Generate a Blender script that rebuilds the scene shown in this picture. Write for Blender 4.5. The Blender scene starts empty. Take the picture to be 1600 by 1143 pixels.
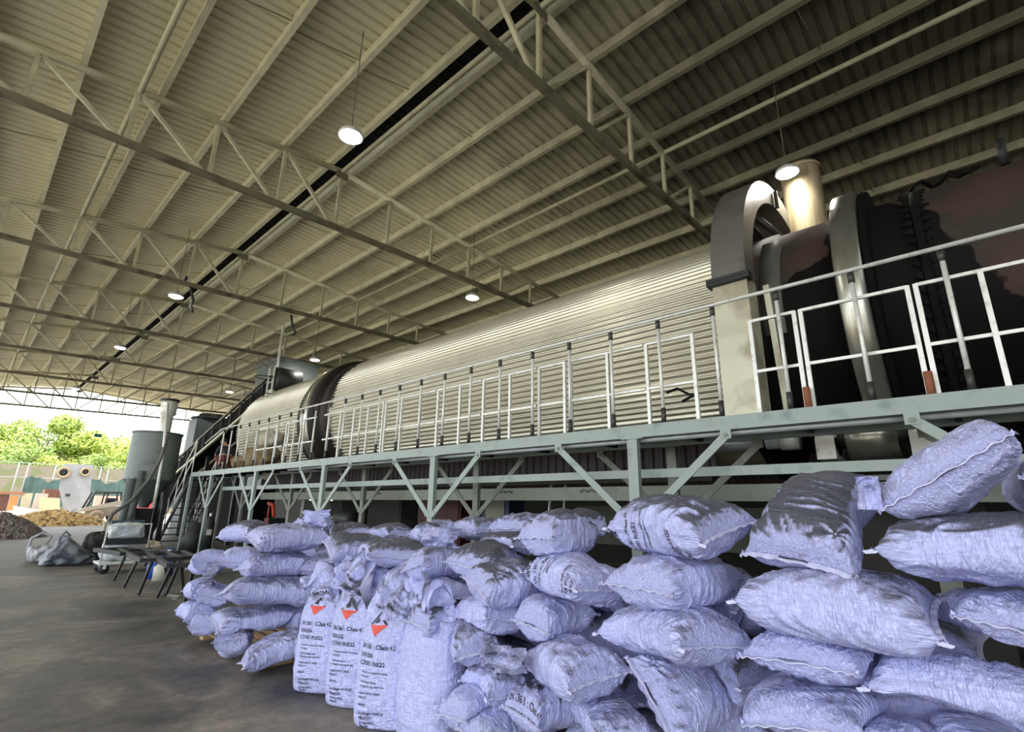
import bpy, math, random
import numpy as np
from mathutils import Vector, Matrix
random.seed(7); np.random.seed(7)
SC = bpy.context.scene
COL = SC.collection

# ------------------------------------------------------------------ camera
IW, IH = 1600.0, 1143.0
CX, CY = 800.0, 571.5
_a = np.array([-80.0-CX, 778.0-CY]); _b = np.array([845.0-CX, -2250.0-CY])
FPX = math.sqrt(-float(_a@_b))
dY = np.array([_a[0], _a[1], FPX]); dY /= np.linalg.norm(dY)
dZ = np.array([_b[0], _b[1], FPX]); dZ /= np.linalg.norm(dZ)
dX = np.cross(dY, dZ)
RW = np.array([dX, dY, dZ])                     # rows: world axes in camera space (right, down, forward)
EYE = np.array([0.0, 0.0, 1.6])
cam = bpy.data.cameras.new('camera'); cam_o = bpy.data.objects.new('camera', cam); COL.objects.link(cam_o)
cam.sensor_width = 36.0; cam.sensor_fit = 'HORIZONTAL'; cam.lens = FPX/IW*36.0
cam.clip_start = 0.05; cam.clip_end = 600
m = Matrix.Identity(4)
for i in range(3):
    m[i][0] = RW[i][0]; m[i][1] = -RW[i][1]; m[i][2] = -RW[i][2]; m[i][3] = EYE[i]
cam_o.matrix_world = m
SC.camera = cam_o

# ------------------------------------------------------------------ light
world = bpy.data.worlds.new('world'); SC.world = world; world.use_nodes = True
wn = world.node_tree.nodes; wl = world.node_tree.links
bg = wn['Background']; bg.inputs['Color'].default_value = (0.90, 0.95, 1.0, 1); bg.inputs['Strength'].default_value = 3.2
sun = bpy.data.lights.new('sun', 'SUN'); sun.energy = 6.5; sun.angle = math.radians(1.5); sun.color = (1.0, 0.96, 0.86)
sun_o = bpy.data.objects.new('sun', sun); COL.objects.link(sun_o)
sun_o.rotation_euler = Vector((0.45, 0.12, -0.9)).to_track_quat('-Z', 'Y').to_euler()
SC.view_settings.view_transform = 'Standard'; SC.view_settings.look = 'None'
SC.view_settings.gamma = 1.0; SC.view_settings.use_curve_mapping = False
SC.view_settings.exposure = 0.3
SC.cycles.max_bounces = 8; SC.cycles.diffuse_bounces = 5; SC.cycles.sample_clamp_indirect = 8.0
try: SC.cycles.use_denoising = True
except Exception: pass

# ------------------------------------------------------------------ helpers
def ray(x, y): return RW @ np.array([x-CX, y-CY, FPX])
def at(x, y, X=None, Y=None, Z=None):
    """world point seen at a photograph pixel on the plane X=, Y= or Z="""
    r = ray(x, y)
    t = (X-EYE[0])/r[0] if X is not None else ((Y-EYE[1])/r[1] if Y is not None else (Z-EYE[2])/r[2])
    return Vector(EYE + r*t)

MATS = {}
def mat(name, col, rough=0.6, metal=0.0, var=0.0, vscale=3.0, bump=0.0, bscale=30.0, col2=None, thr=None, emit=None, estr=0.0, stretch=(1,1,1), spec=0.5):
    """procedural material: base colour, optional second colour by noise (thr=(lo,hi)) and noise bump"""
    if name in MATS: return MATS[name]
    mt = bpy.data.materials.new(name); mt.use_nodes = True
    n = mt.node_tree.nodes; l = mt.node_tree.links; b = n['Principled BSDF']
    b.inputs['Base Color'].default_value = (*col, 1); b.inputs['Roughness'].default_value = rough
    b.inputs['Metallic'].default_value = metal; b.inputs['Specular IOR Level'].default_value = spec
    if emit: b.inputs['Emission Color'].default_value = (*emit, 1); b.inputs['Emission Strength'].default_value = estr
    tc = n.new('ShaderNodeTexCoord'); mp = n.new('ShaderNodeMapping'); mp.inputs['Scale'].default_value = stretch
    geo = n.new('ShaderNodeNewGeometry'); l.new(geo.outputs['Position'], mp.inputs['Vector'])
    if var or col2:
        nz = n.new('ShaderNodeTexNoise'); nz.inputs['Scale'].default_value = vscale; nz.inputs['Detail'].default_value = 6
        l.new(mp.outputs['Vector'], nz.inputs['Vector'])
        rp = n.new('ShaderNodeValToRGB'); e = rp.color_ramp.elements
        if col2:
            lo, hi = thr or (0.45, 0.6)
            e[0].position = lo; e[0].color = (*col, 1); e[1].position = hi; e[1].color = (*col2, 1)
        else:
            e[0].position = 0.3; e[0].color = tuple(max(0, c*(1-var)) for c in col)+(1,)
            e[1].position = 0.7; e[1].color = tuple(min(1, c*(1+var)) for c in col)+(1,)
        l.new(nz.outputs['Fac'], rp.inputs['Fac']); l.new(rp.outputs['Color'], b.inputs['Base Color'])
    if bump:
        nb = n.new('ShaderNodeTexNoise'); nb.inputs['Scale'].default_value = bscale; nb.inputs['Detail'].default_value = 5
        l.new(mp.outputs['Vector'], nb.inputs['Vector'])
        bp = n.new('ShaderNodeBump'); bp.inputs['Strength'].default_value = bump; bp.inputs['Distance'].default_value = 0.02
        l.new(nb.outputs['Fac'], bp.inputs['Height']); l.new(bp.outputs['Normal'], b.inputs['Normal'])
    MATS[name] = mt
    return mt

def tag(o, label=None, cat=None, group=None, kind=None):
    if label: o['label'] = label
    if cat: o['category'] = cat
    if group: o['group'] = group
    if kind: o['kind'] = kind
    return o
def thing(name, loc=(0,0,0), label=None, cat=None, group=None):
    o = bpy.data.objects.new(name, None); o.empty_display_size = 0.2; o.location = loc; COL.objects.link(o)
    return tag(o, label, cat, group)
def woff(o):
    v = Vector((0,0,0))
    while o is not None: v += Vector(o.location); o = o.parent
    return v

class MB:
    """collects shapes and links them as one mesh object"""
    def __init__(s): s.v = []; s.f = []; s.sm = []
    def add(s, vs, fs, smooth=False):
        k = len(s.v); s.v += [tuple(p) for p in vs]; s.f += [tuple(i+k for i in f) for f in fs]; s.sm += [smooth]*len(fs); return s
    def box(s, c, d, R=None):
        c = Vector(c); h = Vector(d)/2; vs = []
        for z in (-1,1):
            for y in (-1,1):
                for x in (-1,1):
                    p = Vector((x*h.x, y*h.y, z*h.z)); vs.append(c+(R@p if R else p))
        return s.add(vs, [(0,2,3,1),(4,5,7,6),(0,1,5,4),(2,6,7,3),(0,4,6,2),(1,3,7,5)])
    def bb(s, a, b): 
        a = Vector(a); b = Vector(b); return s.box((a+b)/2, [abs(q) for q in (b-a)])
    def bar(s, p, q, w, h=None, up=(0,0,1)):
        """square bar from p to q; w across, h along 'up'"""
        h = h or w; p = Vector(p); q = Vector(q); d = (q-p).normalized(); up = Vector(up)
        if abs(d.dot(up)) > 0.98: up = Vector((1,0,0))
        sx = d.cross(up).normalized(); sz = sx.cross(d).normalized(); vs = []
        for e in (p, q):
            for a, b in ((-1,-1),(1,-1),(1,1),(-1,1)): vs.append(e+sx*a*w/2+sz*b*h/2)
        return s.add(vs, [(0,3,2,1),(4,5,6,7),(0,1,5,4),(1,2,6,5),(2,3,7,6),(3,0,4,7)])
    def tube(s, p, q, r, n=12, r2=None, caps=True):
        p = Vector(p); q = Vector(q); return s.path([p, q], r, n, r2, caps)
    def path(s, pts, r, n=10, r2=None, caps=True):
        pts = [Vector(p) for p in pts]; m_ = len(pts); vs = []
        d0 = (pts[1]-pts[0]).normalized(); ref = Vector((0,0,1)) if abs(d0.z) < 0.9 else Vector((1,0,0))
        sx = d0.cross(ref).normalized()
        for i, p in enumerate(pts):
            d = (pts[min(i+1, m_-1)]-pts[max(i-1, 0)]).normalized()
            sx = (sx-d*sx.dot(d)).normalized(); sy = d.cross(sx)
            rr = r if r2 is None else r+(r2-r)*i/(m_-1)
            if isinstance(r, (list, tuple)): rr = r[i]
            for k in range(n):
                t = 2*math.pi*k/n; vs.append(p+sx*math.cos(t)*rr+sy*math.sin(t)*rr)
        fs = [(i*n+k, i*n+(k+1)%n, (i+1)*n+(k+1)%n, (i+1)*n+k) for i in range(m_-1) for k in range(n)]
        s.add(vs, fs, True)
        if caps:
            k0 = len(s.v)-len(vs)
            s.f += [tuple(range(k0+n-1, k0-1, -1)), tuple(range(k0+(m_-1)*n, k0+m_*n))]; s.sm += [False, False]
        return s
    def lathe(s, o, axis, prof, n=48, smooth=True, a0=0.0, a1=2*math.pi):
        """prof: list of (distance along axis, radius)"""
        o = Vector(o); ax = Vector(axis).normalized(); ref = Vector((0,0,1)) if abs(ax.z) < 0.9 else Vector((1,0,0))
        sx = ref.cross(ax).normalized(); sy = ax.cross(sx); full = abs(a1-a0-2*math.pi) < 1e-6; nn = n if full else n+1; vs = []
        for t, r in prof:
            for k in range(nn):
                a = a0+(a1-a0)*k/n; vs.append(o+ax*t+sx*math.cos(a)*r+sy*math.sin(a)*r)
        fs = []
        for i in range(len(prof)-1):
            for k in range(n):
                k2 = (k+1)%nn if full else k+1
                fs.append((i*nn+k, i*nn+k2, (i+1)*nn+k2, (i+1)*nn+k))
        return s.add(vs, fs, smooth)
    def prism(s, pts, off):
        """closed polygon pts extruded by vector off"""
        n = len(pts); off = Vector(off); a = [Vector(p) for p in pts]; b = [p+off for p in a]
        return s.add(a+b, [tuple(range(n-1, -1, -1)), tuple(range(n, 2*n))]+[(i, (i+1)%n, n+(i+1)%n, n+i) for i in range(n)])
    def build(s, name, mt, parent=None, bevel=0.0):
        me = bpy.data.meshes.new(name); o0 = woff(parent) if parent else Vector((0,0,0))
        me.from_pydata([tuple(Vector(p)-o0) for p in s.v], [], s.f)
        me.polygons.foreach_set('use_smooth', s.sm)
        for mm in (mt if isinstance(mt, (list, tuple)) else [mt]): me.materials.append(mm)
        me.update()
        o = bpy.data.objects.new(name, me); COL.objects.link(o)
        if parent: o.parent = parent
        if bevel:
            md = o.modifiers.new('bevel', 'BEVEL'); md.width = bevel; md.segments = 2; md.limit_method = 'ANGLE'
        return o
def copy_tree(o, parent=None):
    c = o.copy(); COL.objects.link(c)
    if parent: c.parent = parent
    for ch in list(o.children): copy_tree(ch, c)
    return c

# ------------------------------------------------------------------ materials
M_roof = mat('cream_sheet', (0.70,0.67,0.475), 0.62, 0.0, 0.10, 0.8, col2=(0.58,0.55,0.37), thr=(0.5,0.75))
# the cream sheet is sooted above the hot end of the kiln: dirt with a place of its own
def sooty(base, name, soot=(0.045,0.04,0.03), centre=(8.5,0.5,8.6), rad=(6.5,7.5), amount=0.9):
    mt = base.copy(); mt.name = name; n = mt.node_tree.nodes; l = mt.node_tree.links; b = n['Principled BSDF']
    src = b.inputs['Base Color'].links[0].from_socket if b.inputs['Base Color'].links else None
    geo = n.new('ShaderNodeNewGeometry'); vs = n.new('ShaderNodeVectorMath'); vs.operation = 'SUBTRACT'; vs.inputs[1].default_value = centre
    l.new(geo.outputs['Position'], vs.inputs[0])
    mu = n.new('ShaderNodeVectorMath'); mu.operation = 'MULTIPLY'; mu.inputs[1].default_value = (1/rad[0], 1/rad[1], 0.3); l.new(vs.outputs[0], mu.inputs[0])
    ln = n.new('ShaderNodeVectorMath'); ln.operation = 'LENGTH'; l.new(mu.outputs[0], ln.inputs[0])
    nz = n.new('ShaderNodeTexNoise'); nz.inputs['Scale'].default_value = 1.1; nz.inputs['Detail'].default_value = 8; nz.inputs['Roughness'].default_value = 0.65
    l.new(geo.outputs['Position'], nz.inputs['Vector'])
    s1 = n.new('ShaderNodeMath'); s1.operation = 'MULTIPLY_ADD'; s1.inputs[1].default_value = 0.9; s1.inputs[2].default_value = -0.45; l.new(nz.outputs['Fac'], s1.inputs[0])
    s2 = n.new('ShaderNodeMath'); s2.operation = 'ADD'; l.new(ln.outputs['Value'], s2.inputs[0]); l.new(s1.outputs[0], s2.inputs[1])
    mr = n.new('ShaderNodeMapRange'); mr.inputs['From Min'].default_value = 0.35; mr.inputs['From Max'].default_value = 1.15; mr.inputs['To Min'].default_value = amount; mr.inputs['To Max'].default_value = 0.0
    l.new(s2.outputs[0], mr.inputs['Value'])
    mx = n.new('ShaderNodeMixRGB'); l.new(mr.outputs[0], mx.inputs['Fac']); mx.inputs['Color2'].default_value = (*soot, 1)
    if src: l.new(src, mx.inputs['Color1'])
    else: mx.inputs['Color1'].default_value = b.inputs['Base Color'].default_value
    l.new(mx.outputs[0], b.inputs['Base Color'])
    return mt
M_roofS = sooty(M_roof, 'cream_sheet_sooted')
M_steel = mat('cream_steel', (0.62,0.60,0.42), 0.5, 0.0, 0.15, 4.0)
M_steelS = sooty(M_steel, 'cream_steel_sooted', amount=0.75)
M_chord = mat('sooty_chord', (0.17,0.155,0.10), 0.6, 0.0, 0.3, 3.0, col2=(0.06,0.05,0.035), thr=(0.5,0.7))
M_web = mat('truss_web', (0.46,0.45,0.30), 0.55, 0.0, 0.2, 3.0)
M_dark = mat('black_steel', (0.018,0.02,0.022), 0.55, 0.0, 0.3, 6.0)
M_black = mat('soot_black', (0.005,0.005,0.005), 0.85, spec=0.15)
M_plat = mat('pale_green_steel', (0.30,0.36,0.33), 0.45, 0.0, 0.12, 5.0, col2=(0.20,0.25,0.23), thr=(0.55,0.72))
M_plat2 = mat('dull_green_steel', (0.20,0.22,0.18), 0.5, 0.0, 0.15, 4.0, col2=(0.13,0.14,0.10), thr=(0.5,0.7))
M_galv = mat('galvanised', (0.78,0.79,0.74), 0.42, 0.25, 0.15, 12.0, col2=(0.52,0.50,0.43), thr=(0.55,0.75))
M_sleeve = mat('dark_sleeve', (0.07,0.07,0.065), 0.5, 0.5)
M_rust = mat('rust_red', (0.28,0.10,0.05), 0.8)
M_pipe = mat('grey_pipe', (0.52,0.57,0.58), 0.35, 0.3, 0.1, 6.0)
M_clad = mat('cladding', (0.60,0.575,0.46), 0.30, 0.60, 0.06, 1.2, col2=(0.50,0.475,0.37), thr=(0.5,0.75))
M_collar = mat('collar_black', (0.014,0.008,0.008), 0.6, 0.2, 0.4, 5)
M_tyre = mat('worn_tyre_steel', (0.50,0.50,0.44), 0.28, 0.85, 0.15, 4.0, col2=(0.33,0.30,0.2), thr=(0.5,0.75), stretch=(1,3,0.6))
M_soot_shell = mat('sooted_shell', (0.008,0.007,0.007), 0.8, 0.0, 0.4, 3.0, spec=0.15)
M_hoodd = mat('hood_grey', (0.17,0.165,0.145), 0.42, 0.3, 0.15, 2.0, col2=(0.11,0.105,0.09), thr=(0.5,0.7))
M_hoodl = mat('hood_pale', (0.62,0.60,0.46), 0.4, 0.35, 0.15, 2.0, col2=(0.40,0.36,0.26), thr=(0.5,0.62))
M_stack = mat('stack_steel', (0.50,0.42,0.27), 0.4, 0.4, 0.2, 3.0, col2=(0.30,0.22,0.12), thr=(0.5,0.75), stretch=(3,3,0.4))
M_greyg = mat('grey_green_paint', (0.13,0.16,0.155), 0.45, 0.0, 0.12, 2.0, col2=(0.09,0.11,0.11), thr=(0.5,0.7))
M_lampg = mat('lamp_glow', (1,1,1), 0.5, emit=(1.0,0.97,0.9), estr=90.0)
M_lampc = mat('lamp_case', (0.6,0.6,0.58), 0.4, 0.3)
M_wood = mat('raw_wood', (0.45,0.30,0.14), 0.8, 0.0, 0.2, 8.0)

# ------------------------------------------------------------------ ground
def floor_mat():
    mt = bpy.data.materials.new('shed_floor'); mt.use_nodes = True; n = mt.node_tree.nodes; l = mt.node_tree.links; b = n['Principled BSDF']
    geo = n.new('ShaderNodeNewGeometry')
    n1 = n.new('ShaderNodeTexNoise'); n1.inputs['Scale'].default_value = 0.75; n1.inputs['Detail'].default_value = 9; n1.inputs['Roughness'].default_value = 0.62; n1.inputs['Distortion'].default_value = 0.8
    l.new(geo.outputs['Position'], n1.inputs['Vector'])
    r1 = n.new('ShaderNodeValToRGB'); e = r1.color_ramp.elements
    e[0].position = 0.34; e[0].color = (0.045,0.045,0.048,1); e[1].position = 0.66; e[1].color = (0.27,0.235,0.19,1)
    k = r1.color_ramp.elements.new(0.50); k.color = (0.125,0.115,0.102,1)
    l.new(n1.outputs['Fac'], r1.inputs['Fac'])
    n2 = n.new('ShaderNodeTexNoise'); n2.inputs['Scale'].default_value = 7; n2.inputs['Detail'].default_value = 10; n2.inputs['Roughness'].default_value = 0.7
    l.new(geo.outputs['Position'], n2.inputs['Vector'])
    mx = n.new('ShaderNodeMixRGB'); mx.blend_type = 'OVERLAY'; mx.inputs['Fac'].default_value = 0.85
    l.new(r1.outputs['Color'], mx.inputs['Color1']); l.new(n2.outputs['Fac'], mx.inputs['Color2'])
    l.new(mx.outputs[0], b.inputs['Base Color'])
    rr = n.new('ShaderNodeMapRange'); rr.inputs['To Min'].default_value = 0.42; rr.inputs['To Max'].default_value = 0.85; l.new(n1.outputs['Fac'], rr.inputs['Value']); l.new(rr.outputs[0], b.inputs['Roughness'])
    bp = n.new('ShaderNodeBump'); bp.inputs['Strength'].default_value = 0.35; bp.inputs['Distance'].default_value = 0.01; l.new(n2.outputs['Fac'], bp.inputs['Height']); l.new(bp.outputs[0], b.inputs['Normal'])
    return mt
tag(MB().bb((-10,-9,-0.2), (16,46.5,0)).build('floor', floor_mat()), kind='structure')
M_yard = mat('yard_concrete', (0.42,0.385,0.33), 0.85, 0.0, 0.15, 0.5, col2=(0.32,0.28,0.22), thr=(0.45,0.65), bump=0.3, bscale=8)
yg = MB(); yg.bb((-120,46.5,-0.2), (160,200,-0.005)); yg.bb((-120,-60,-0.2), (-10,46.5,-0.005)); yg.bb((16,-60,-0.2), (60,46.5,-0.005)); yg.bb((-10,-60,-0.2), (16,-9,-0.005))
tag(yg.build('ground', M_yard), kind='structure')

# ------------------------------------------------------------------ roof
RX, RZ = 4.6, 9.0
def ztop(X): return RZ+(0.128*(X-RX) if X < RX else -0.062*(X-RX))
def zbot(X): return 7.375+0.029*X
XL, XR, YN, YF = -9.0, 15.0, -7.0, 46.3
def roof_sheet():
    mb = MB(); pitch = 0.20; y = YN; prof = []
    while y < YF:
        prof += [(y,0.0),(y+0.125,0.0),(y+0.140,0.04),(y+0.185,0.04)]; y += pitch
    prof.append((y,0.0))
    for xa, xb in ((XL-0.6, RX-0.22), (RX+0.22, XR+0.6)):
        vs = []
        for X in (xa, xb):
            vs += [(X, py, ztop(X)+0.25+pz) for py, pz in prof]
        n = len(prof); mb.add(vs, [(i, i+1, n+i+1, n+i) for i in range(n-1)])
    return mb
tag(roof_sheet().build('ceiling', M_roofS), kind='structure')
mb = MB(); y = YN
while y < YF: mb.bb((RX-0.30, y, RZ+0.30), (RX+0.30, y+0.16, RZ+0.33)); y += 0.25
mb.bb((RX-0.32, YN, RZ+0.34), (RX+0.32, YF, RZ+0.36))
tag(mb.build('trim_1', M_black), kind='structure')          # the dark ridge strip

def purlin(X, lab, m_=None, w=0.09, h=0.18, ties=True, y0=YN, y1=YF):
    z = ztop(X)+0.06+h/2; mb = MB()
    # C section: web and two lips
    mb.bb((X-w/2, y0, z-h/2), (X-w/2+0.012, y1, z+h/2)); mb.bb((X-w/2+0.0125, y0, z+h/2-0.015), (X+w/2, y1, z+h/2)); mb.bb((X-w/2+0.0125, y0, z-h/2), (X+w/2, y1, z-h/2+0.015))
    return tag(mb.build('roof_purlin', M_steelS), lab, 'purlin', 'purlins under the roof sheets')
PL = [-8.5,-7.4,-6.4,-5.35,-4.3,-3.2,-2.15,-1.05,0.03,1.10,2.14,3.31,4.33]
PR = [4.88,5.95,7.12,8.27,9.45,10.6,11.75,12.9,14.0]
ord_ = ['first','second','third','fourth','fifth','sixth','seventh','eighth','ninth','tenth','eleventh','twelfth','thirteenth']
for i, X in enumerate(reversed(PL)):
    purlin(X, 'cream roof purlin, %s on the left of the dark ridge strip' % ord_[i])
for i, X in enumerate(PR):
    purlin(X, 'cream roof purlin, %s on the right of the dark ridge strip' % ord_[i])
# longitudinal tie tubes at truss nodes, and the thin sag rods
TY = [3.85+5.92*k for k in range(0, 9)]     # t1..t9
for X, lab in ((0.80,'cream square tie tube linking the trusses left of the ridge'), (8.60,'pale tie tube linking the trusses right of the ridge'), (RX,'cream tie tube running just under the ridge strip')):
    z = ztop(X)-0.02 if X != RX else RZ-0.02
    tag(MB().tube((X,YN,z), (X,TY[7],z), 0.045, 12).build('roof_tie', M_web), lab, 'tie tube', 'tie tubes linking the roof trusses')
for k in range(-1, 7):
    ym = TY[0]+5.92*k+2.96
    for xs in (PL[5:], PR):
        mb = MB()
        for a, b in zip(xs[:-1], xs[1:]): mb.tube((a+0.04, ym+0.06, ztop(a)+0.12), (b-0.04, ym-0.04, ztop(b)+0.17), 0.008, 6)
        tag(mb.build('sag_rod', M_chord), 'thin sag rod %s of the ridge, %s bay from the camera' % ('left' if xs is not PR else 'right', ord_[k+1]), 'sag rod', 'sag rods in the roof bays')

def truss(Y, lab, x0=-9.0, x1=15.0, light=False):
    t = thing('roof_truss', (RX, Y, zbot(RX)), lab, 'truss', 'roof trusses across the shed')
    ch = M_chord if not light else M_web
    mb = MB(); mb.tube((x0,Y,ztop(x0)), (RX,Y,RZ), 0.062, 12); mb.tube((RX,Y,RZ), (x1,Y,ztop(x1)), 0.062, 12); mb.build('top_chord', M_steelS, t)
    mb = MB(); za, zb = zbot(x0), zbot(x1)
    mb.bar((x0,Y,za), (x1,Y,zb), 0.10, 0.015); mb.bar((x0,Y-0.045,za+0.055), (x1,Y-0.045,zb+0.055), 0.012, 0.10); mb.bar((x0,Y+0.045,za+0.055), (x1,Y+0.045,zb+0.055), 0.012, 0.10)
    mb.build('bottom_chord', ch, t)
    xs = [RX+1.27*k for k in range(-10, 9) if x0 < RX+1.27*k < x1]; 
    for k in range(-10, 9):
        X = RX+(1.27 if k <= 0 else 1.33)*k
        if not x0 < X < x1: continue
        MB().bar((X,Y,zbot(X)+0.02), (X,Y,ztop(X)-0.03), 0.065).build('post', M_web, t)
        X2 = RX+(1.27 if k < 0 else 1.33)*(k+1)
        if k < 0: MB().bar((X+0.03,Y,ztop(X)-0.04), (X2-0.09,Y,zbot(X2)+0.06), 0.065).build('diagonal', M_web, t)
        elif X2 < x1: MB().bar((X+0.09,Y+0.02,zbot(X)+0.06), (X2-0.03,Y+0.02,ztop(X2)-0.04), 0.065).build('diagonal', M_web, t)
    for X in (RX,):
        MB().bb((X-0.14,Y-0.052,RZ-0.22), (X+0.14,Y-0.044,RZ+0.02)).build('gusset', ch, t)
    return t
for k, Y in enumerate(TY[:8]):
    truss(Y, 'cream lattice roof truss, %s from the camera' % ord_[k])

# hangers and high-bay lamps
def lamp(x, y, z, lab):
    p = at(x, y, Z=z); t = thing('high_bay_lamp', p, lab, 'lamp', 'high bay lamps hung from the roof')
    zt = ztop(p.x)+0.255
    MB().tube(p+Vector((0,0,0.12)), (p.x, p.y, zt), 0.008, 6).build('hanging_rod', M_chord, t)
    MB().lathe(p, (0,0,1), [(0.14,0.0),(0.14,0.07),(0.10,0.10),(0.06,0.17),(0.0,0.19),(-0.01,0.17)], 28).build('housing', M_lampc, t)
    MB().lathe(p, (0,0,1), [(-0.005,0.165),(-0.03,0.12),(-0.045,0.0)], 28).build('light_disc', M_lampg, t)
    L_ = bpy.data.lights.new('lamp_light', 'SPOT'); L_.energy = 60; L_.spot_size = math.radians(165); L_.spot_blend = 0.6; L_.shadow_soft_size = 0.15; L_.color = (1.0,0.96,0.86)
    lo = bpy.data.objects.new('lamp_light', L_); lo.location = (0,0,-0.08); lo.parent = t; COL.objects.link(lo)
lamp(548,213,7.0,'lit lamp on a long rod left of the ridge, largest and nearest on that side')
lamp(1230,270,7.05,'lit lamp hanging in front of the exhaust stack above the kiln guard')
lamp(738,465,7.0,'lit lamp hanging above the middle of the corrugated kiln')
lamp(275,463,7.0,'lit lamp by the cables, second nearest left of the ridge')
lamp(188,543,7.0,'small lit lamp, third from the camera on the left of the ridge')
lamp(492,562,7.0,'small lit lamp above the grey feed box and far ring')
lamp(359,612,7.0,'faint far lamp above the black inclined conveyor')
lamp(118,607,7.0,'tiny far lamp near the shed mouth against the sky')

# ------------------------------------------------------------------ right wall (behind the kiln)
mb = MB(); y = -7.0
prof = []
while y < 42: prof += [(y,0.0),(y+0.13,0.0),(y+0.15,0.035),(y+0.2,0.035)]; y += 0.22
n = len(prof); mb.add([(14.9-pz, py, z) for z in (1.9, 8.5) for py, pz in prof], [(i, i+1, n+i+1, n+i) for i in range(n-1)])
M_wallr = mat('wall_cladding', (0.05,0.04,0.042), 0.7, 0.0, 0.2, 1.0)
tag(mb.build('wall_right', M_wallr), kind='structure')
mb = MB(); 
for a, b in ((-7,24),(24.6,27.2),(28.0,29.6),(30.6,42)): mb.bb((14.6,a,0), (14.9,b,1.9))
for a, b in ((24,24.6),(27.2,28.0),(29.6,30.6)): mb.bb((14.62,a,0), (14.88,b,1.15))
M_wallb = mat('low_wall', (0.04,0.04,0.035), 0.8, 0.0, 0.2, 1.0)
tag(mb.build('wall_right_base', M_wallb), kind='structure')
tag(MB().bb((-1.5,-7.15,0), (15.0,-7.0,8.4)).build('back_light_block', M_wallb), kind='structure')  # added out of view behind the camera, blocks light from the open back

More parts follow.
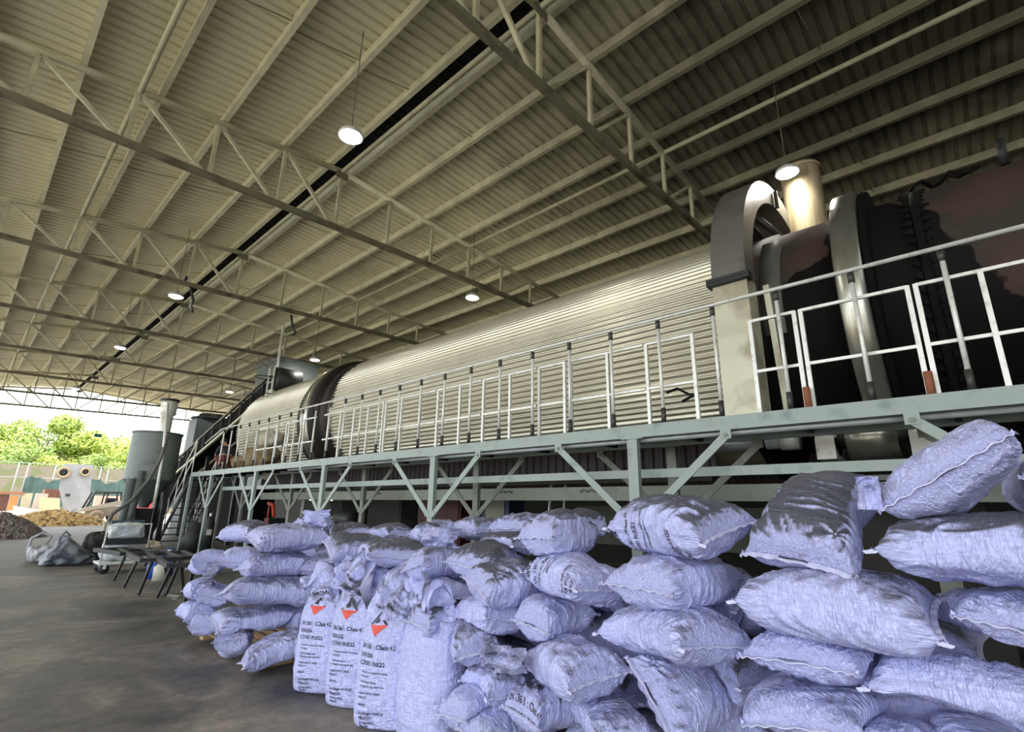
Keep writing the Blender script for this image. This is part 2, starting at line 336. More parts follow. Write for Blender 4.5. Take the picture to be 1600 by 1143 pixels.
# ------------------------------------------------------------------ kiln
KX, KZ = 8.3, 4.08
def kiln():
    t = thing('rotary_kiln', (KX, 5, 0), 'long kiln drum in corrugated cream cladding with black collars and bare sooted near end', 'kiln')
    def clad(y0, y1, r, nr):
        mb = MB(); n = nr*6; vs = []
        for Y in (y0, y1):
            for k in range(n):
                a = 2*math.pi*k/n; w = (k % 6)/6.0; rr = r+0.021*math.cos(2*math.pi*w)
                vs.append((KX+rr*math.cos(a), Y, KZ+rr*math.sin(a)))
        return mb.add(vs, [(k, (k+1)%n, n+(k+1)%n, n+k) for k in range(n)], True)
    NR = 118
    clad(2.15, 13.0, 1.76, NR).build('cladding', M_clad, t)
    clad(14.75, 19.6, 1.76, NR).build('cladding', M_clad, t)
    MB().lathe((KX,2.2,KZ), (0,1,0), [(0,1.6),(17.4,1.6)], 64).build('inner_drum', M_black, t)
    c = MB().lathe((KX,0,KZ), (0,1,0), [(13.0,1.74),(13.0,1.80),(13.35,1.80),(13.36,1.64),(13.62,1.64),(13.63,1.86),(13.85,1.90),(13.9,1.90),(13.92,1.7),(14.05,1.7)], 96).build('black_collar', M_collar, t)
    MB().lathe((KX,0,KZ), (0,1,0), [(14.05,1.7),(14.05,1.90),(14.32,1.90),(14.32,1.7)], 96).build('tyre', M_tyre, t)
    MB().lathe((KX,0,KZ), (0,1,0), [(14.32,1.7),(14.34,1.86),(14.5,1.86),(14.52,1.66),(14.8,1.66),(14.8,1.77)], 96).build('black_collar', M_collar, t)
    # torn end of the cladding round the collar: pointed tabs
    mb = MB(); rnd = random.Random(3)
    for k in range(110):
        a = 2*math.pi*k/110; a2 = a+2*math.pi/110; w = rnd.uniform(0.12,0.3); r = 1.79
        p = [(KX+r*math.cos(q), Y, KZ+r*math.sin(q)) for q, Y in ((a,13.0),(a2,13.0),((a+a2)/2,13.0-w))]
        q = [(KX+(r-0.03)*math.cos(q), Y, KZ+(r-0.03)*math.sin(q)) for q, Y in ((a,13.0),(a2,13.0),((a+a2)/2,13.0-w))]
        mb.add(p+q, [(0,1,2),(5,4,3),(0,2,5,3),(1,4,5,2)])
    mb.build('torn_edge', M_collar, t)
    # bare shell from the guard to past the camera, peeled paint
    sh = bpy.data.materials.new('peeled_shell'); sh.use_nodes = True; n = sh.node_tree.nodes; l = sh.node_tree.links; b = n['Principled BSDF']; b.inputs['Roughness'].default_value = 0.62; b.inputs['Specular IOR Level'].default_value = 0.25
    geo = n.new('ShaderNodeNewGeometry'); nz = n.new('ShaderNodeTexNoise'); nz.inputs['Scale'].default_value = 0.9; nz.inputs['Detail'].default_value = 7; l.new(geo.outputs['Position'], nz.inputs['Vector'])
    # black where (height + noise) is low or close to the tyre, brown paint elsewhere
    sp = n.new('ShaderNodeSeparateXYZ'); l.new(geo.outputs['Position'], sp.inputs[0])
    def math_(op, a, bb):
        k = n.new('ShaderNodeMath'); k.operation = op
        for i, s in enumerate((a, bb)):
            if isinstance(s, (int, float)): k.inputs[i].default_value = s
            else: l.new(s, k.inputs[i])
        return k.outputs[0]
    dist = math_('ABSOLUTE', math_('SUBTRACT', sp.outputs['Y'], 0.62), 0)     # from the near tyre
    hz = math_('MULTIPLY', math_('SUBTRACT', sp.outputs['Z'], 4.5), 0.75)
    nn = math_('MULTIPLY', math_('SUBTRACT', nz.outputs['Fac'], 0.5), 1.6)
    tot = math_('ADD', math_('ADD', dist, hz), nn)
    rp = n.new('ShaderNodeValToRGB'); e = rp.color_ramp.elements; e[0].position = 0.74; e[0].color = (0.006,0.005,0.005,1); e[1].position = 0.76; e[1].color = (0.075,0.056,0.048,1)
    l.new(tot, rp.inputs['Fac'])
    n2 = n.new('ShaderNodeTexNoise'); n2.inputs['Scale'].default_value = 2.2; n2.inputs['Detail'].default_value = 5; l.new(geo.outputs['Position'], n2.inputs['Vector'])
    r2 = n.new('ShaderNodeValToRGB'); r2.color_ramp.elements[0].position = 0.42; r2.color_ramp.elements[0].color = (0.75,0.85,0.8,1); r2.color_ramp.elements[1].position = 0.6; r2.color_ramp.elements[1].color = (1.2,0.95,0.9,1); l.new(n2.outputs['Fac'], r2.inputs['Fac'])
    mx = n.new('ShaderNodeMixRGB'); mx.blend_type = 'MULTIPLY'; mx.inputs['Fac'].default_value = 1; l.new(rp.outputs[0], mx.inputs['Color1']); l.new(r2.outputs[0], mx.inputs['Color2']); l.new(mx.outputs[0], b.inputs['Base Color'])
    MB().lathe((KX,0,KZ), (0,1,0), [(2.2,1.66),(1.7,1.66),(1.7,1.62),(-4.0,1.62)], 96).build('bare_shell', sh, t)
    # bolted patch by the guard
    mb = MB(); mb.lathe((KX,0,KZ), (0,1,0), [(1.80,1.64),(1.80,1.675),(1.55,1.675),(1.55,1.64)], 24, a0=-0.2, a1=0.75)
    pt = mb.build('bolted_plate', M_hoodd, t)
    # near riding ring
    MB().lathe((KX,0,KZ), (0,1,0), [(0.93,1.62),(0.93,1.86),(0.915,1.90),(0.66,1.90),(0.645,1.86),(0.645,1.62)], 128).build('tyre', M_tyre, t)
    MB().lathe((KX,0,KZ), (0,1,0), [(0.64,1.62),(0.64,1.84),(0.60,1.86),(0.56,1.84),(0.56,1.62)], 96).build('black_flange', M_black, t)
    # sooted band with saw toothed straps
    MB().lathe((KX,0,KZ), (0,1,0), [(0.15,1.62),(0.15,1.66),(0.07,1.66),(0.07,1.62)], 96).build('strap_band', M_soot_shell, t)
    mb = MB()
    for k in range(70):
        a = 2*math.pi*k/70; da = 0.028
        for sgn, ye in ((1, 0.16+rnd.uniform(0.05,0.11)), (-1, 0.06-rnd.uniform(0.04,0.09))):
            y0 = 0.16 if sgn > 0 else 0.06
            p = [(KX+r*math.cos(q), Y, KZ+r*math.sin(q)) for r in (1.655, 1.63) for q, Y in ((a-da,y0),(a+da,y0),(a,ye))]
            mb.add(p, [(0,1,2),(5,4,3),(0,2,5,3),(1,4,5,2)])
    mb.build('strap_teeth', M_soot_shell, t)['kind'] = 'stuff'
    # cable scraps on top of the shell
    mb = MB(); a = math.radians(115)
    pts = [Vector((KX-0.55+0.1*math.sin(i*1.7), -0.55+i*0.09, KZ+1.63+0.03*math.sin(i*2.3))) for i in range(9)]
    mb.path(pts, 0.02, 6); mb.path([p+Vector((0.05,0.02,0.03*math.cos(i))) for i, p in enumerate(pts)], 0.014, 6); mb.build('burnt_cable', M_black, t)
    p = Vector((KX-0.75, -0.75, KZ+1.45)); MB().tube(p, p+Vector((-0.06,0,0.3)), 0.045, 12).build('stub_pipe', M_dark, t)
    # wire loop on the far cladding top
    q = at(545,579, X=7.6)
    MB().path([q+Vector((0.0,0.28*math.cos(a),0.16*math.sin(a)+0.05)) for a in [i*0.7 for i in range(10)]], 0.02, 6).build('wire_loop', M_stack, t)
    return t
kiln()

def guard():
    """girth gear guard: an arched sheet casing round the drum"""
    t = thing('gear_guard', (KX, 2.0, 0), 'tall arched sheet metal guard round the kiln, dark grey above a pale lower half', 'guard')
    y0, y1, ro, ri, zc = 1.78, 2.20, 2.2, 1.86, 4.42
    def arch(a0, a1, n=40):
        mb = MB(); vs = []
        for k in range(n+1):
            a = a0+(a1-a0)*k/n; c, s_ = math.cos(a), math.sin(a)
            vs += [(KX+ro*c, y0, zc+ro*s_), (KX+ro*c, y1, zc+ro*s_), (KX+ri*c, y1, zc+ri*s_), (KX+ri*c, y0, zc+ri*s_)]
        fs = []
        for k in range(n):
            for j in range(4): fs.append((4*k+j, 4*k+(j+1)%4, 4*(k+1)+(j+1)%4, 4*(k+1)+j))
        return mb.add(vs, fs+[(0,1,2,3), (4*n+3,4*n+2,4*n+1,4*n)])
    up = arch(0, math.pi); 
    for i in range(len(up.sm)): up.sm[i] = False
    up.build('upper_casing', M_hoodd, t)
    for sx in (-1, 1):
        mb = MB(); xo = KX+sx*ro; xi = KX+sx*ri
        mb.prism([(xo,y0,zc-0.02),(xo,y1,zc-0.02),(xi,y1,zc-0.02),(xi,y0,zc-0.02)], (0,0,-1.78))
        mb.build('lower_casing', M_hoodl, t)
        mb = MB(); mb.bb((xo-0.08,y0-0.05,zc-0.03), (xo+0.08,y1+0.05,zc+0.015)); mb.bb((xo-0.08,y0-0.05,zc-0.075), (xo+0.08,y1+0.05,zc-0.035)); mb.build('split_flange', M_dark, t)
    # latch on the arch face and the back-side stay
    MB().bb((KX-0.35,y0-0.06,zc+ri-0.05), (KX-0.31,y0-0.01,zc+ri+0.25)).build('latch', M_sleeve, t)
    MB().bar((KX-ro+0.42,y0-0.1,zc-0.05), (KX-ro+0.60,y0-0.12,2.6), 0.07).build('side_strut', M_hoodl, t)
    # dirty machinery inside the arch over the shell
    mb = MB(); mb.tube((KX-0.9,y0+0.2,zc+1.55), (KX-0.45,y0-0.1,zc+1.15), 0.05, 10); mb.tube((KX-0.5,y0+0.1,zc+1.25), (KX-0.1,y0-0.25,zc+1.08), 0.03, 8); mb.build('grease_pipe', M_sleeve, t)
    MB().lathe((KX,y1-0.05,KZ), (0,1,0), [(0,1.62),(0,2.05),(0.04,2.05)], 64).build('girth_gear', M_black, t)
guard()

def stack():
    p = Vector((9.0, 1.55, 5.4)); t = thing('exhaust_stack', p, 'stained round steel exhaust stack rising behind the guard arch', 'stack')
    MB().lathe(p, (0,0,1), [(0.0,0.30),(1.95,0.30)], 40).build('pipe', M_stack, t)
    MB().lathe(p, (0,0,1), [(1.93,0.30),(1.93,0.325),(1.99,0.325),(1.99,0.28),(1.9,0.28)], 40).build('rim', M_stack, t)
stack()

# ------------------------------------------------------------------ the sack pile
def rotm(yaw, pitch, roll):
    y, p, r = np.radians([yaw, pitch, roll])
    Rz = np.array([[np.cos(y),-np.sin(y),0],[np.sin(y),np.cos(y),0],[0,0,1]])
    Ry = np.array([[np.cos(p),0,-np.sin(p)],[0,1,0],[np.sin(p),0,np.cos(p)]])
    Rx = np.array([[1,0,0],[0,np.cos(r),-np.sin(r)],[0,np.sin(r),np.cos(r)]])
    return Rz@Ry@Rx
def hash3(ix, iy, iz, seed):
    h = (ix*374761393+iy*668265263+iz*2147483647%1000003+iz*1274126177+seed*974634777) & 0xffffffff
    h = ((h ^ (h >> 13))*1274126177) & 0xffffffff; h = h ^ (h >> 16)
    return (h & 0xffff)/65535.0*2-1
def vnoise(P, seed=0):
    """value noise on an (...,3) array, about -1..1"""
    P = np.asarray(P); F = np.floor(P).astype(np.int64); f = P-F; f = f*f*(3-2*f); r = 0
    for dx in (0,1):
        for dy in (0,1):
            for dz in (0,1):
                w = (f[...,0] if dx else 1-f[...,0])*(f[...,1] if dy else 1-f[...,1])*(f[...,2] if dz else 1-f[...,2])
                r = r+w*hash3(F[...,0]+dx, F[...,1]+dy, F[...,2]+dz, seed)
    return r
def grid_normals(V):
    du = np.gradient(V, axis=0); dv = (np.roll(V,-1,1)-np.roll(V,1,1))
    n = np.cross(dv, du); l = np.linalg.norm(n, axis=-1, keepdims=True); n = n/np.maximum(l, 1e-9)
    return n
def bag_local(L, W, T, sag, N, M):
    u = -np.cos(np.linspace(0, np.pi, N+1)); u = 0.6*u+0.4*np.linspace(-1, 1, N+1)
    th = np.linspace(0, 2*np.pi, M, endpoint=False)
    U, TH = np.meshgrid(u, th, indexing='ij')
    t = T/2*np.power(np.maximum(0, 1-np.abs(U)**4.2), 0.58)
    w = W/2*(1-0.10*(1-np.abs(U)**3.0))
    c, s = np.cos(TH), np.sin(TH)
    y = w*np.sign(c)*np.abs(c)**0.80; z = t*np.sign(s)*np.abs(s)**0.74
    x = L/2*U*(1-0.07*(1-(y/w)**2)*np.abs(U)**3)
    z = z-sag*(2*x/L)**2
    return np.stack([x, y, z], -1), U, TH
def ridge(n, k=1.0):
    return (1-np.abs(n))**k
def sack_material():
    mt = bpy.data.materials.new('woven_sack'); mt.use_nodes = True; n = mt.node_tree.nodes; l = mt.node_tree.links; b = n['Principled BSDF']
    b.inputs['Roughness'].default_value = 0.30; b.inputs['Specular IOR Level'].default_value = 0.55
    al = n.new('ShaderNodeAttribute'); al.attribute_name = 'lc'; at_ = n.new('ShaderNodeAttribute'); at_.attribute_name = 'soot'
    def noise(scale, stretch, detail=5, rough=0.6):
        mp = n.new('ShaderNodeMapping'); mp.inputs['Scale'].default_value = stretch; l.new(al.outputs['Vector'], mp.inputs['Vector'])
        z = n.new('ShaderNodeTexNoise'); z.inputs['Scale'].default_value = scale; z.inputs['Detail'].default_value = detail; z.inputs['Roughness'].default_value = rough; l.new(mp.outputs[0], z.inputs['Vector']); return z.outputs['Fac']
    def m_(op, a, c, cl=False):
        k = n.new('ShaderNodeMath'); k.operation = op; k.use_clamp = cl
        for i, s in enumerate((a, c)):
            if isinstance(s, (int, float)): k.inputs[i].default_value = s
            else: l.new(s, k.inputs[i])
        return k.outputs[0]
    streak = noise(9, (0.8,3.2,3.2), 7, 0.7); blot = noise(5, (1,1,1), 8, 0.72); speck = noise(60, (1,1,1), 3, 0.6); fine = noise(35, (0.5,3,3), 4, 0.6)
    # soot: smooth dust from the attribute, broken up by blotches and streaks
    a = m_('ADD', m_('MULTIPLY', m_('SUBTRACT', streak, 0.5), 2.2), m_('MULTIPLY', m_('SUBTRACT', blot, 0.5), 1.8))
    f = m_('ADD', m_('MULTIPLY', at_.outputs['Fac'], 1.55), m_('SUBTRACT', a, 0.42))
    fac = m_('MULTIPLY', f, 1.25, True)
    sp = m_('MULTIPLY', m_('SUBTRACT', m_('ADD', speck, m_('MULTIPLY', at_.outputs['Fac'], 0.13)), 0.70), 9.0, True)
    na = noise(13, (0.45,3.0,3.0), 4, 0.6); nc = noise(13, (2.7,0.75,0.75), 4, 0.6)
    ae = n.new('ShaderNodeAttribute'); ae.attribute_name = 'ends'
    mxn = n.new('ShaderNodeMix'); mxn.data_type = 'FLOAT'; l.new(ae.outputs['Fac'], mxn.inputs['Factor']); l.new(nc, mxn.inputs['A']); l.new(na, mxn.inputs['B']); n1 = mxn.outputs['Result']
    crease_shade = m_('MULTIPLY', m_('SUBTRACT', 1.0, m_('MULTIPLY', m_('ABSOLUTE', m_('SUBTRACT', n1, 0.5), 0), 22.0), True), m_('MULTIPLY_ADD' if False else 'ADD', m_('MULTIPLY', at_.outputs['Fac'], 0.85), 0.13))  # crease valleys darkened in the colour like shade, more so where soot lies
    tot = m_('MAXIMUM', m_('MAXIMUM', m_('MULTIPLY', fac, 0.93), m_('MULTIPLY', sp, 0.85)), crease_shade)
    mx = n.new('ShaderNodeMixRGB'); l.new(tot, mx.inputs['Fac']); mx.inputs['Color1'].default_value = (0.58,0.605,0.985,1); mx.inputs['Color2'].default_value = (0.060,0.060,0.066,1)
    mv = n.new('ShaderNodeMixRGB'); mv.blend_type = 'MULTIPLY'; mv.inputs['Fac'].default_value = 1.0; l.new(mx.outputs[0], mv.inputs['Color1'])
    r = n.new('ShaderNodeValToRGB'); r.color_ramp.elements[0].position = 0.3; r.color_ramp.elements[0].color = (0.80,0.80,0.86,1); r.color_ramp.elements[1].position = 0.6; r.color_ramp.elements[1].color = (1.05,1.05,1.03,1); l.new(fine, r.inputs['Fac']); l.new(r.outputs[0], mv.inputs['Color2'])
    l.new(mv.outputs[0], b.inputs['Base Color'])
    rr = n.new('ShaderNodeMapRange'); rr.inputs['To Min'].default_value = 0.30; rr.inputs['To Max'].default_value = 0.62; l.new(tot, rr.inputs['Value']); l.new(rr.outputs[0], b.inputs['Roughness'])
    # fine creases running along the sack
    n2 = noise(22, (1.2,1.6,1.6), 3, 0.5)
    h = m_('ADD', m_('MULTIPLY', m_('ABSOLUTE', m_('SUBTRACT', n1, 0.5), 0), 6.0), m_('MULTIPLY', n2, 0.9))
    bp = n.new('ShaderNodeBump'); bp.inputs['Strength'].default_value = 0.75; bp.inputs['Distance'].default_value = 0.012; l.new(h, bp.inputs['Height']); l.new(bp.outputs[0], b.inputs['Normal'])
    return mt
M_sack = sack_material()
M_hem = mat('sack_hem', (0.62,0.63,0.86), 0.5, 0, 0.08, 30, bump=0.4, bscale=120)
M_ink = mat('black_ink', (0.015,0.015,0.03), 0.5)
M_inkr = mat('red_ink', (0.65,0.06,0.035), 0.5)

HRES = 0.02; HX0, HY0 = 1.5, -1.6
HM = np.full((260, 560), -1.0)            # height of what already lies there
def hlook(x, y):
    i = np.clip(((x-HX0)/HRES).astype(int), 0, HM.shape[0]-1); j = np.clip(((y-HY0)/HRES).astype(int), 0, HM.shape[1]-1)
    return HM[i, j]
def hput(V):
    x, y, z = V[...,0].ravel(), V[...,1].ravel(), V[...,2].ravel()
    i = ((x-HX0)/HRES).astype(int); j = ((y-HY0)/HRES).astype(int)
    ok = (i > 0) & (i < HM.shape[0]-1) & (j > 0) & (j < HM.shape[1]-1)
    for di in (-1,0,1):
        for dj in (-1,0,1): np.maximum.at(HM, (i[ok]+di, j[ok]+dj), z[ok]-0.004)
def grid_object(name, V, mt, parent, lc=None, soot=None, ends=None):
    N1, M = V.shape[:2]; o0 = np.array(woff(parent)) if parent else np.zeros(3)
    me = bpy.data.meshes.new(name); me.vertices.add(N1*M); me.vertices.foreach_set('co', (V-o0).astype(np.float32).reshape(-1))
    i, j = np.meshgrid(np.arange(N1-1), np.arange(M), indexing='ij'); j2 = (j+1) % M
    q = np.stack([i*M+j, i*M+j2, (i+1)*M+j2, (i+1)*M+j], -1).reshape(-1,4)
    nf = len(q); me.loops.add(nf*4); me.loops.foreach_set('vertex_index', q.astype(np.int32).ravel()); me.polygons.add(nf)
    me.polygons.foreach_set('loop_start', np.arange(0,nf*4,4,dtype=np.int32)); me.polygons.foreach_set('loop_total', np.full(nf,4,dtype=np.int32))
    me.polygons.foreach_set('use_smooth', np.ones(nf, dtype=bool)); me.materials.append(mt)
    if lc is not None:
        a = me.attributes.new('lc', 'FLOAT_VECTOR', 'POINT'); a.data.foreach_set('vector', lc.astype(np.float32).ravel())
    if soot is not None:
        a = me.attributes.new('soot', 'FLOAT', 'POINT'); a.data.foreach_set('value', soot.astype(np.float32).ravel())
    if ends is not None:
        a = me.attributes.new('ends', 'FLOAT', 'POINT'); a.data.foreach_set('value', ends.astype(np.float32).ravel())
    me.update(calc_edges=True)
    o = bpy.data.objects.new(name, me); COL.objects.link(o); o.parent = parent
    return o
def make_text_tris(s, size):
    cu = bpy.data.curves.new('t', 'FONT'); cu.body = s; cu.size = size; cu.resolution_u = 2; cu.offset = size*0.018
    to = bpy.data.objects.new('t', cu); COL.objects.link(to); bpy.context.view_layer.update()
    dg = bpy.context.evaluated_depsgraph_get(); me = bpy.data.meshes.new_from_object(to.evaluated_get(dg))
    v = np.array([tuple(p.co) for p in me.vertices])[:, :2] if len(me.vertices) else np.zeros((0,2)); f = [tuple(p.vertices) for p in me.polygons]
    bpy.data.objects.remove(to); bpy.data.curves.remove(cu); bpy.data.meshes.remove(me)
    return v, f
def sample(V, NN, fi, fj, off):
    """bilinear point on the closed grid surface, lifted by off"""
    N1, M = V.shape[:2]; fi = np.clip(fi, 0, N1-1.001); i = np.floor(fi).astype(int); a = (fi-i)[:,None]; j = np.floor(fj).astype(int); b = (fj-j)[:,None]; j0 = j % M; j1 = (j+1) % M
    def bl(A): return A[i,j0]*(1-a)*(1-b)+A[i+1,j0]*a*(1-b)+A[i,j1]*(1-a)*b+A[i+1,j1]*a*b
    return bl(V)+bl(NN)*off
def print_on(V, arc_u, arc_t, items, parent, th0, u0, rot=0.0, up=1, name='print', lift=0.0045):
    """items: (text|'tri'|'flame', size, x, y, material key); print laid over the surface about angle th0 (grid columns), station u0"""
    NN = grid_normals(V); N1, M = V.shape[:2]; groups = {}
    for (s, size, x, y, mk) in items:
        if s == 'tri': v, f = np.array([(-.5,0),(.5,0),(0,-.62)])*size, [(0,1,2)]; v, f = subdiv(v, f)
        elif s == 'outline':
            w = 0.06; v = np.array([(-.5,0),(0,.62),(.5,0),(-.5+w*1.9,0),(0,.62-w*2.2),(.5-w*1.9,0)])*size; f = [(0,1,4,3),(1,2,5,4)]
        elif s == 'flame': v = np.array([(-.12,0.03),(-.16,.15),(-.05,.28),(-.02,.42),(.10,.26),(.14,.12),(.10,.03)])*size; f = [tuple(range(7))]
        else: v, f = make_text_tris(s, size)
        if len(v) == 0: continue
        v = (v*np.array([0.66,1.0]) if s not in ('tri','outline','flame') else v)+np.array([x, y]); c, sn = math.cos(rot), math.sin(rot)
        a = v[:,0]*c-v[:,1]*sn; b_ = v[:,0]*sn+v[:,1]*c
        g = groups.setdefault(mk, ([], [])); k = sum(len(q) for q in g[0])
        fi = np.interp(u0+a, arc_u, np.arange(N1)); fj = th0+b_*up/arc_t*M
        g[0].append(sample(V, NN, fi, fj, lift)); g[1].extend([tuple(q+k for q in fc) for fc in f])
    for mk, (vv, ff) in groups.items():
        mb = MB().add([tuple(p) for p in np.concatenate(vv)], ff); mb.build(name, M_ink if mk == 'k' else M_inkr, parent)
def subdiv(v, f, n=6):
    A, B_, C_ = v; vs = []; fs = []; idx = {}
    for i in range(n+1):
        for j in range(n+1-i):
            idx[i,j] = len(vs); vs.append(A+(B_-A)*i/n+(C_-A)*j/n)
    for i in range(n):
        for j in range(n-i):
            fs.append((idx[i,j], idx[i+1,j], idx[i,j+1]))
            if i+j < n-1: fs.append((idx[i+1,j], idx[i+1,j+1], idx[i,j+1]))
    return np.array(vs), fs
SMALL = [('Protected from outdoors heating',0.020,0,-0.33,'k'),('after contact;',0.020,0,-0.357,'k'),('elevated temperatures,',0.020,0,-0.395,'k'),('or self ignition, may catch fire.',0.020,0,-0.422,'k'),
         ('HANDLE WITH CARE',0.022,0,-0.47,'k'),('PRODUCT.',0.022,0,-0.497,'k'),('KEEP DRY.',0.022,0,-0.545,'k'),('Gross Weight ±41KGS',0.026,0,-0.60,'k'),('毛重 ±41公斤',0.026,0,-0.635,'k'),('Net Weight 40KGS',0.022,0,-0.668,'k'),('净重 40公斤',0.022,0,-0.695,'k')]
def label_items(full=True):
    it = [('CHARCOAL',0.06,-0.06,0.11,'k'),('outline',0.13,0.085,0.0,'k'),('flame',0.13,0.085,0.01,'k'),('tri',0.13,0.085,-0.003,'r'),
          ('UN 1361 : Class 4.2',0.048,-0.04,-0.165,'k'),('50/241/S/26',0.040,-0.04,-0.222,'k'),('VC291001 PI:022',0.042,-0.04,-0.278,'k')]
    return it+[(s,z,x,y,m) for s,z,x,y,m in SMALL]

BAGCOUNT = [0]
def make_bag(nm, X, Y, Z, s, T, yaw, pitch, roll, soot, sag, label, group, N=84, M=84, prints=None, tagstrip=False):
    seed = sum(ord(c)*(i+3) for i, c in enumerate(nm))*7
    L, W = 0.80*s, 0.52*s
    lc, U, TH = bag_local(L, W, T, sag, N, M)
    lc0 = lc.copy(); rs = np.random.RandomState(seed % 9999)
    # irregular outline: twist, lean, lopsided filling
    tw = rs.uniform(-0.22, 0.22); ang = tw*U; y, z = lc[...,1].copy(), lc[...,2].copy()
    lc[...,1] = y*np.cos(ang)-z*np.sin(ang); lc[...,2] = y*np.sin(ang)+z*np.cos(ang)
    lc[...,1] += 0.03*np.sin(U*2.2+rs.uniform(0,6)); lc[...,0] += 0.06*rs.uniform(-1,1)*lc[...,1]
    R_ = rotm(yaw, pitch, roll); C_ = np.array([X, Y, Z])
    nl = grid_normals(lc)
    q = lc0+seed*0.013
    fat = 1-np.abs(U)**6
    d = 0.016*vnoise(q*[4,5,5], seed)*fat+0.008*vnoise(q*[9,9,9], seed+1)*fat
    warp = np.stack([vnoise(q*5, seed+2), vnoise(q*5, seed+3), vnoise(q*5, seed+4)], -1)*0.045
    e = np.abs(U)**1.6; qq = q+warp
    fan = lc0.copy(); fan = fan*np.array([1,1,1])
    w1 = ridge(vnoise(qq*[3.0,24,24], seed+5), 1.8); w2 = ridge(vnoise(qq*[7,16,16]+[0,0,0], seed+6), 2.4)
    # long soft drag folds that cross the body at a slant
    dirn = rs.uniform(-1,1); sl = qq.copy(); sl[...,1] += sl[...,0]*dirn*0.9; w3 = ridge(vnoise(sl*[2.0,12,12], seed+7), 2.2)
    sx = qq.copy(); sx[...,0] += sx[...,1]*dirn*1.2+0.02*vnoise(q*9, seed+12)
    w4 = ridge(vnoise(sx*[20,4.5,4.5], seed+11), 2.0); E_ = np.clip((np.abs(U)-0.45)/0.4, 0, 1); E_ = E_*E_*(3-2*E_)
    d = d+(0.017*w1*E_+0.010*w2*(0.3+0.7*E_)+0.014*w3*0.8+0.013*w4*(1-E_*0.85))*fat-0.014
    # crumple pinch near one corner
    cx_, cy_ = L/2*0.72*rs.choice([-1,1]), W/2*0.7*rs.choice([-1,1]); dd = np.sqrt((lc0[...,0]-cx_)**2+(lc0[...,1]-cy_)**2); an = np.arctan2(lc0[...,1]-cy_, lc0[...,0]-cx_)
    d = d+0.006*np.exp(-(dd/0.10)**2)*np.sin(an*7+5*vnoise(qq*12, seed+8))
    V = (lc+nl*d[...,None])@R_.T+C_
    # rest on what is below: press the underside up to the surface already there
    h = hlook(V[...,0], V[...,1]); zl = V[...,2]
    zc = C_[2]
    over = np.clip(h-zl, 0, None); over = np.where(over > 0.13, 0.13*np.exp(-(over-0.13)*4), over)
    up = np.where(np.sin(TH) < 0.25, over, over*0.35)
    k = np.array([1,2,3,2,1])/9.0
    for ax in (0, 1):
        pad = np.pad(up, [(2,2),(0,0)], mode='edge') if ax == 0 else np.pad(up, [(0,0),(2,2)], mode='wrap')
        up = sum(kk*(pad[a:a+up.shape[0], :] if ax == 0 else pad[:, a:a+up.shape[1]]) for a, kk in enumerate(k))
    V[...,2] += up; V[...,2] = np.maximum(V[...,2], 0.004+0.0)
    hput(V)
    NW = grid_normals(V)
    upn = np.clip((NW[...,2]-0.15)/0.65, 0, 1)
    so = soot*upn**1.3+0.10*soot+0.10*(vnoise(q*2.2, seed+9))*(0.4+soot)+0.14*e*soot*0.8
    # heavy dirt patches on a few sacks' ends
    if soot > 0.55: so = so+0.35*np.clip(vnoise(q*3.0, seed+10)-0.15, 0, 1)
    so = np.clip(so, 0, 1.2)
    root = thing('filled_bag', (X, Y, float(V[...,2].min())), label, 'bag', group)
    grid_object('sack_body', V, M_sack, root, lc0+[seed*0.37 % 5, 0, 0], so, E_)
    # sewn hems at both ends
    for end, i0, i1 in ((-1, 0, 2), (1, N, N-2)):
        hm = MB(); J = list(range(0, M//2+1)); base = V[i0, J]; inn = V[i1, J].mean(0)*0+V[i1, J]; out = (R_@np.array([end,0,0]))
        dro = np.array([0,0,-0.25 if abs(roll) < 30 else 0.0]); wv = 0.004*np.sin(np.arange(len(J))*0.9+seed)[:,None]*(R_@np.array([0,0,1]))
        upv = (R_@np.array([0,0,1]))*0.0022
        o1 = base-out*0.012; o2 = base+out*0.024+wv+dro*0.02
        vs = np.concatenate([o1+upv, o2+upv, o1-upv, o2-upv]); m_ = len(J); fs = []
        for a in range(m_-1): fs += [(a,a+1,m_+a+1,m_+a),(2*m_+a,3*m_+a,3*m_+a+1,2*m_+a+1),(m_+a,m_+a+1,3*m_+a+1,3*m_+a),(a,2*m_+a,2*m_+a+1,a+1)]
        fs += [(0,m_,3*m_,2*m_),(m_-1,3*m_-1,4*m_-1,2*m_-1)]
        ho = hm.add([tuple(p) for p in vs], fs, False).build('hem', M_hem, root)
        # dark stitching line
        st = MB(); p0 = base-out*0.004; off = upv*2.2
        for a in range(2, m_-2, 2 if N > 60 else 4):
            for sg in (1,-1): st.add([tuple(p0[a]+off*sg), tuple(p0[a+1]+off*sg), tuple(p0[a+1]+off*sg+out*0.006), tuple(p0[a]+off*sg+out*0.006)], [(0,1,2,3)])
        tg = st.build('stitching', M_ink, ho)
        if tagstrip and end == (-1 if tagstrip == 1 else 1):
            a0 = int(m_*0.42); a1 = int(m_*0.55); ts = MB()
            for a in range(a0, a1):
                for sg in (1,-1): ts.add([tuple(base[a]+out*0.006+upv*sg*1.8+wv[a]*.3), tuple(base[a+1]+out*0.006+upv*sg*1.8+wv[a+1]*.3), tuple(base[a+1]+out*0.017+upv*sg*1.8+wv[a+1]*.7), tuple(base[a]+out*0.017+upv*sg*1.8+wv[a]*.7)], [(0,1,2,3)])
            ts.build('dark_label', M_ink, ho)
